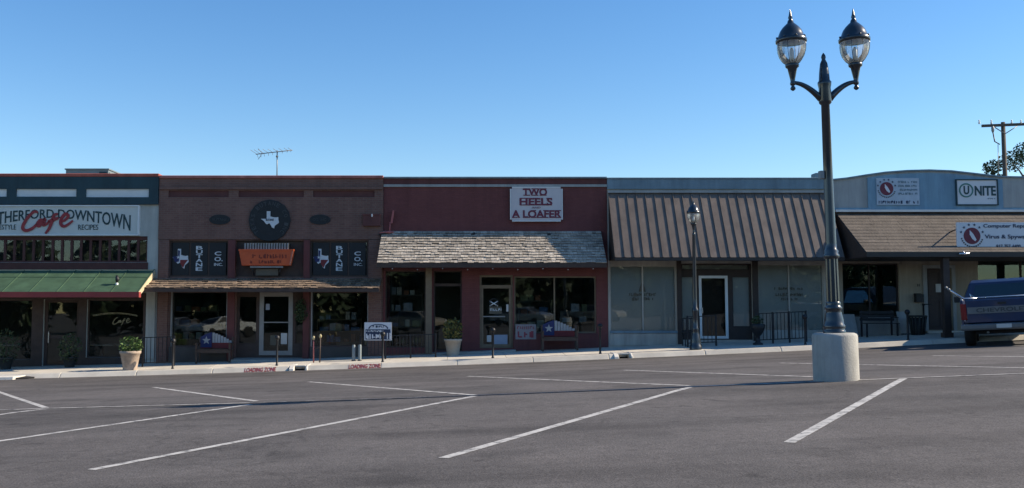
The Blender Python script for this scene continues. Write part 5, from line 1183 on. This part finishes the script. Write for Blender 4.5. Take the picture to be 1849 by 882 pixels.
# ------------------------------------------------------------------ pickup truck (local: +y forward, z up)
def make_truck():
    t = thing('pickup_truck', 'blue pickup truck with pale tailgate strip parked nose to the curb at right edge', 'truck')
    hw = .90
    # bed sides with wheel arch
    for s in (-1, 1):
        arch = [(1.05 + .47 * math.cos(a), .40 + .47 * math.sin(a)) for a in [math.pi - math.pi * k / 10 for k in range(11)]]
        poly = [(0.02, .52), (0.55, .44)] + [p for p in arch if p[1] > .44] + [(1.55, .44), (2.1, .44), (2.1, 1.14), (0.02, 1.14)]
        MB().prism_x(poly, s * hw - (.07 if s > 0 else 0), s * hw + (.07 if s < 0 else 0)).build('bed_side', M['truck_blue'], t, bevel=.02)
        MB().lathe([(.36, -.12), (.37, -.09), (.37, .09), (.36, .12)], (0, 0, 0), 24)
        for yy in (1.05, 4.05):
            def wheel(rp, name, m, par): 
                mb = MB(); mb.lathe(rp, (0, 0, 0), 24); mb.v = [(v[2] * 1.0 + s * (hw - .14), v[0] + yy, v[1] + .37) for v in mb.v]; return mb.build(name, m, par)
            wl_ = wheel([(.24, -.11), (.34, -.125), (.37, -.09), (.37, .09), (.34, .125), (.24, .11)], 'wheel', M['rubber'], t)
            wheel([(.235, -.10), (.235, .10)], 'rim', M['grey_metal'], wl_); wheel([(.06, -.128), (.06, .128)], 'hub', M['chrome'], wl_)
        box('tail_lamp', M['tail_red'], t, s * hw - (.13 if s > 0 else -.0), s * hw + (.13 if s < 0 else 0), -.015, .018, .66, 1.05, bevel=.01)
        MB().tube([(s * (hw - .035), .05, 1.155), (s * (hw - .035), 2.05, 1.155)], .018, 6).build('bed_rail', M['chrome'], t)
    tg = box('tailgate', M['truck_blue'], t, -hw + .135, hw - .135, -.02, .03, .58, 1.13, bevel=.015)
    box('strip', M['strip'], tg, -hw + .15, hw - .15, -.034, -.022, .80, .96)
    text('strip_lettering', 'CHEVROLET', M['ring'], tg, -.56, .56, .83, .93, -.0345, offset=.02, depth=.006)
    box('handle', M['black_iron'], tg, -.09, .09, -.036, -.022, 1.01, 1.06)
    bp_ = MB().prism_x([(-.16, .40), (-.18, .45), (-.18, .54), (-.02, .56), (-.02, .40)], -hw - .02, hw + .02).build('bumper', M['strip'], t, bevel=.015)
    box('plate', M['paper'], bp_, -.16, .16, -.193, -.182, .44, .535)
    box('bed_floor', M['truck_blue'], t, -hw + .071, hw - .071, .031, 2.099, .58, .63); box('bed_front', M['truck_blue'], t, -hw + .071, hw - .071, 2.06, 2.098, .63, 1.13)
    # cab
    cab = MB()
    sec = [(2.12, .45, hw, .98), (2.12, 1.13, hw, hw), (2.22, 1.60, .70, .70), (2.45, 1.68, .66, .66), (3.25, 1.66, .66, .66), (3.95, 1.14, hw - .04, hw - .04), (3.95, .45, hw, hw)]
    vs = [(-s[2], s[0], s[1]) for s in sec] + [(s[2], s[0], s[1]) for s in sec]; k = len(sec)
    cab.add(vs, [tuple(range(k)), tuple(range(2 * k - 1, k - 1, -1))] + [(i, i + k, (i + 1) % k + k, (i + 1) % k) for i in range(k)])
    cb_ = cab.build('cab', M['truck_blue'], t, bevel=.03)
    MB().hexa([(-.66, 2.125 - .012, 1.20), (.66, 2.125 - .012, 1.20), (.66, 2.15, 1.20), (-.66, 2.15, 1.20), (-.56, 2.20 - .012, 1.54), (.56, 2.20 - .012, 1.54), (.56, 2.23, 1.54), (-.56, 2.23, 1.54)]).build('rear_window', M['glass_teal'], cb_)
    for s in (-1, 1):
        MB().add([(s * .892, 2.40, 1.18), (s * .892, 3.60, 1.18), (s * .715, 3.15, 1.58), (s * .725, 2.45, 1.58)], [(0, 1, 2, 3)]).add([(s * .88, 2.40, 1.18), (s * .88, 3.60, 1.18), (s * .705, 3.15, 1.58), (s * .715, 2.45, 1.58)], [(3, 2, 1, 0)]).build('side_window', M['glass_teal'], cb_)
        MB().box(s * (hw + .05), s * (hw + .24), 3.40, 3.46, 1.12, 1.28).build('door_mirror', M['black_iron'], cb_, bevel=.02)
    MB().prism_x([(3.96, .45), (3.96, 1.12), (4.6, 1.06), (5.0, .98), (5.02, .45)], -hw + .005, hw - .005).build('hood', M['truck_blue'], t, bevel=.04)
    box('underbody', M['under'], t, -.62, .62, .1, 4.9, .30, .57)
    MB().tube([(-.35, -.05, .34), (-.35, .9, .34)], .03, 7).build('exhaust', M['grey_metal'], t)
    # roll of chrome rail across the bed front
    MB().tube([(-.62, 1.5, 1.14), (-.70, 1.5, 1.32), (-.58, 1.5, 1.20), (.75, 1.5, 1.20)], .02, 6).build('cross_rail', M['chrome'], t)
    return t
trk = make_truck()
TD = 26.9; TA = R(-29); TS = 1.13
crn = P(1738, 600, TD); dirx = Vector((math.cos(TA), math.sin(TA), 0))
tc = crn + dirx * .92 * TS; tfw = Vector((-dirx.y, dirx.x, 0))
zr = gz(tc.x, tc.y); zfr = gz(tc.x + tfw.x * 4, tc.y + tfw.y * 4); zl, zrt = gz(crn.x, crn.y), gz(crn.x + dirx.x * 1.8, crn.y + dirx.y * 1.8)
trk.rotation_mode = 'XYZ'
up = Vector((-(zrt - zl) / 1.8 * dirx.x - (zfr - zr) / 4 * tfw.x, -(zrt - zl) / 1.8 * dirx.y - (zfr - zr) / 4 * tfw.y, 1)).normalized()
fwd = (tfw - up * tfw.dot(up)).normalized(); rgt = fwd.cross(up)

MW = Matrix(((rgt.x, fwd.x, up.x, tc.x), (rgt.y, fwd.y, up.y, tc.y), (rgt.z, fwd.z, up.z, zr), (0, 0, 0, 1))) @ Matrix.Scale(TS, 4)
trk.matrix_world = MW
for k, lab in ((0, 'upper'), (1, 'lower')):
    a, b, c = MW @ Vector((-.55, .35, 1.18 - .0 * k)), MW @ Vector((-.86 + .03 * k, .30, 1.185)), MW @ Vector((-1.16 + .06 * k, .26 - .1 * k, 1.47 - .05 * k))
    t = thing('metal_pipe', '%s bright metal pipe sticking out of the blue pickup bed' % lab, 'pipe', a, 'pipes in the pickup bed')
    MB().tube([a + Vector((0, -.05 * k, .0)), b + Vector((0, -.05 * k, 0)), c], .022, 7).build('tube', M['chrome'], t); MB().tube([c, c + (c - b).normalized() * .05], .032, 7).build('end_cap', M['grey_metal'], t)

# ------------------------------------------------------------------ behind the roofs: utility pole and trees
YU = 58.0; KU = YU / FPX
pb_, pt_ = P(1815, 420, YU), P(1811, 221, YU)
up_ = thing('utility_pole', 'wooden utility pole with crossarm behind the stucco shop', 'utility pole', (pt_.x, YU, 0))
MB().tube([(pt_.x, YU, -1), (pt_.x, YU, pt_.z)], [.16, .12], 10).build('pole', M['pole_wood'], up_)
arm_a, arm_b = P(1770, 228.5, YU), P(1880, 224, YU)
MB().hexa([(arm_a.x, YU - .22, arm_a.z - .09), (arm_b.x, YU - .22, arm_b.z - .09), (arm_b.x, YU - .12, arm_b.z - .09), (arm_a.x, YU - .12, arm_a.z - .09), (arm_a.x, YU - .22, arm_a.z + .07), (arm_b.x, YU - .22, arm_b.z + .07), (arm_b.x, YU - .12, arm_b.z + .07), (arm_a.x, YU - .12, arm_a.z + .07)]).build('crossarm', M['pole_wood'], up_)
for s in (-1, 1): MB().tube([(pt_.x + s * .75, YU - .2, P(0, 229, YU).z), (pt_.x, YU - .18, P(0, 243, YU).z)], .03, 6).build('brace', M['grey_metal'], up_)
for p_ in (1774, 1796, 1833, 1850): MB().lathe([(.05, 0), (.07, .08), (.03, .14), (.06, .2), (.02, .26)], (fx(p_, YU), YU - .17, P(0, 227, YU).z + .06), 8).build('insulator', M['frost'], up_)
MB().lathe([(.05, 0), (.09, .1), (.09, .3), (.05, .36)], (fx(1796, YU), YU - .3, P(0, 241, YU).z), 8).build('cutout', M['grey_metal'], up_)
MB().tube([(fx(1796, YU), YU - .3, P(0, 241, YU).z), (fx(1797, YU), YU - .4, P(0, 258, YU).z), (fx(1809, YU), YU - .2, P(0, 262, YU).z)], .035, 6).build('jumper', M['black_iron'], up_)
MB().tube([(fx(1806, YU), YU - .2, P(0, 262, YU).z), (fx(1805, YU), YU - .2, P(0, 330, YU).z)], .02, 5).build('conduit', M['alum'], up_)
def tree(px, top_py, Y, r, lab, seed, n=2600):
    rr = random.Random(seed); x = fx(px, Y); zt_ = P(px, top_py, Y).z
    t = thing('tree', lab, 'tree', (x, Y, 0), 'trees behind the roofs')
    mb = MB(); mb.tube([(x, Y, -1), (x + .1, Y, zt_ * .4), (x - .05, Y, zt_ * .75), (x, Y, zt_ * .95)], [.28, .22, .13, .04], 8)
    ends = []
    for k in range(11):
        a = rr.uniform(0, 6.28); h = zt_ * rr.uniform(.42, .8); q = (x + r * rr.uniform(.5, .95) * math.cos(a), Y + r * rr.uniform(.5, .95) * math.sin(a), min(zt_ - .3, h + r * rr.uniform(.3, .9)))
        mb.tube([(x, Y, h), ((x + q[0]) / 2, (Y + q[1]) / 2, (h + q[2]) / 2 + .15), q], [.09, .05, .015], 5); ends.append(q)
    mb.build('trunk', M['bark'], t)
    cr = MB()
    for q in ends + [(x, Y, zt_ - .5)]:
        leaves(cr, q, r * .42, r * .42, r * .36, n // 7, .10, rr)
    cr.build('crown', M['leaf_dark'], t, fix=False)
tree(1798, 290, 66, 1.5, 'small dark tree beside the utility pole', 21)
tree(1862, 262, 64, 2.1, 'larger dark tree at the right edge behind the roofs', 22, 3600)
tree(1925, 268, 68, 2.4, 'dark tree furthest right behind the roofs', 23, 3000)

# ------------------------------------------------------------------ cars and an added grove behind the viewer, which the shop glass mirrors
rr = random.Random(77); cr = MB()
for k in range(34):
    cx_ = -46 + 2.75 * k + rr.uniform(-1, 1); cy_ = -22 + rr.uniform(-4, 4); h = rr.uniform(5.5, 9)
    leaves(cr, (cx_, cy_, h * .46), rr.uniform(2.2, 3.4), 2.4, h * .56, 620, .72, rr)  # unseen foliage added so the shop glass mirrors less bright sky
g = cr.build('occluder_grove', M['leaf_dark'], None, fix=False); tag(g, 'dense dark green grove added unseen behind the viewer to darken the shop glass', 'grove', kind='stuff')

def sedan(x, y, rz, paint, lab):
    t = thing('parked_sedan', lab, 'car', (0, 0, 0), 'cars parked behind the viewer')
    side = [(-2.25, .42), (-2.2, .80), (-1.75, .95), (-1.15, .98), (-.55, 1.40), (.65, 1.42), (1.35, 1.0), (2.05, .88), (2.28, .70), (2.28, .40)]
    mb = MB(); n = len(side)
    inset = [.0, .02, .03, .04, .24, .24, .04, .03, .02, .0]
    vs = [(-.88 + i, q, z) for (q, z), i in zip(side, inset)] + [(.88 - i, q, z) for (q, z), i in zip(side, inset)]
    mb.add(vs, [tuple(range(n)), tuple(range(2 * n - 1, n - 1, -1))] + [(i, i + n, (i + 1) % n + n, (i + 1) % n) for i in range(n)])
    mb.build('body', paint, t, bevel=.05)
    for a, b in (((-1.10, 1.0), (-.58, 1.36)), ((1.30, 1.03), (.70, 1.38))):
        s = -1 if a[0] < 0 else 1
        MB().hexa([(-.70, a[0] + s * .02, a[1]), (.70, a[0] + s * .02, a[1]), (.70, a[0] - s * .02, a[1] - .02), (-.70, a[0] - s * .02, a[1] - .02), (-.58, b[0] + s * .03, b[1]), (.58, b[0] + s * .03, b[1]), (.58, b[0] - s * .02, b[1] - .02), (-.58, b[0] - s * .02, b[1] - .02)]).build('windscreen', M['black_iron'], t)
    for s in (-1, 1):
        MB().hexa([(s * .855, -.98, 1.02), (s * .855, 1.12, 1.03), (s * .80, 1.12, 1.03), (s * .80, -.98, 1.02), (s * .662, -.52, 1.36), (s * .662, .60, 1.37), (s * .60, .60, 1.37), (s * .60, -.52, 1.36)]).build('side_window', M['black_iron'], t)
        for yy in (-1.4, 1.45):
            mb = MB(); mb.lathe([(.2, -.1), (.31, -.11), (.33, -.07), (.33, .07), (.31, .11), (.2, .1)], (0, 0, 0), 18); mb.v = [(v[2] + s * .80, v[0] + yy, v[1] + .33) for v in mb.v]; mb.build('wheel', M['rubber'], t)
        box('headlight', M['frost'], t, s * .80 - .16, s * .80 + .02 * (s > 0), 2.2, 2.29, .62, .76)
    t.location = (x, y, gz(x, y)); t.rotation_euler = (0, -math.atan(.037), rz)
silver = mat('silver_car_paint', (.38, .39, .40), rough=.35, metal=.4, coat=.4); tan_p = mat('tan_car_paint', (.34, .29, .22), rough=.35, coat=.4)
for x, y, rz, pnt, lab in ((-16.2, 1.0, R(40), M['white_car'], 'white sedan mirrored in the brick shop window'), (-3.2, -1.5, R(-55), tan_p, 'tan sedan mirrored left of the oxblood shop door'), (4.5, -3.0, R(-60), silver, 'silver sedan mirrored in the oxblood shop window'), (9.8, -3.5, R(-58), tan_p, 'second tan sedan mirrored at the right of the oxblood shop window'), (-20.5, -2.0, R(-60), silver, 'silver sedan mirrored in the cafe window')):
    sedan(x, y, rz, pnt, lab)

# ------------------------------------------------------------------ render defaults
scn.render.engine = 'CYCLES'
scn.cycles.max_bounces = 8; scn.cycles.transparent_max_bounces = 16
scn.render.resolution_x = 1024; scn.render.resolution_y = 488
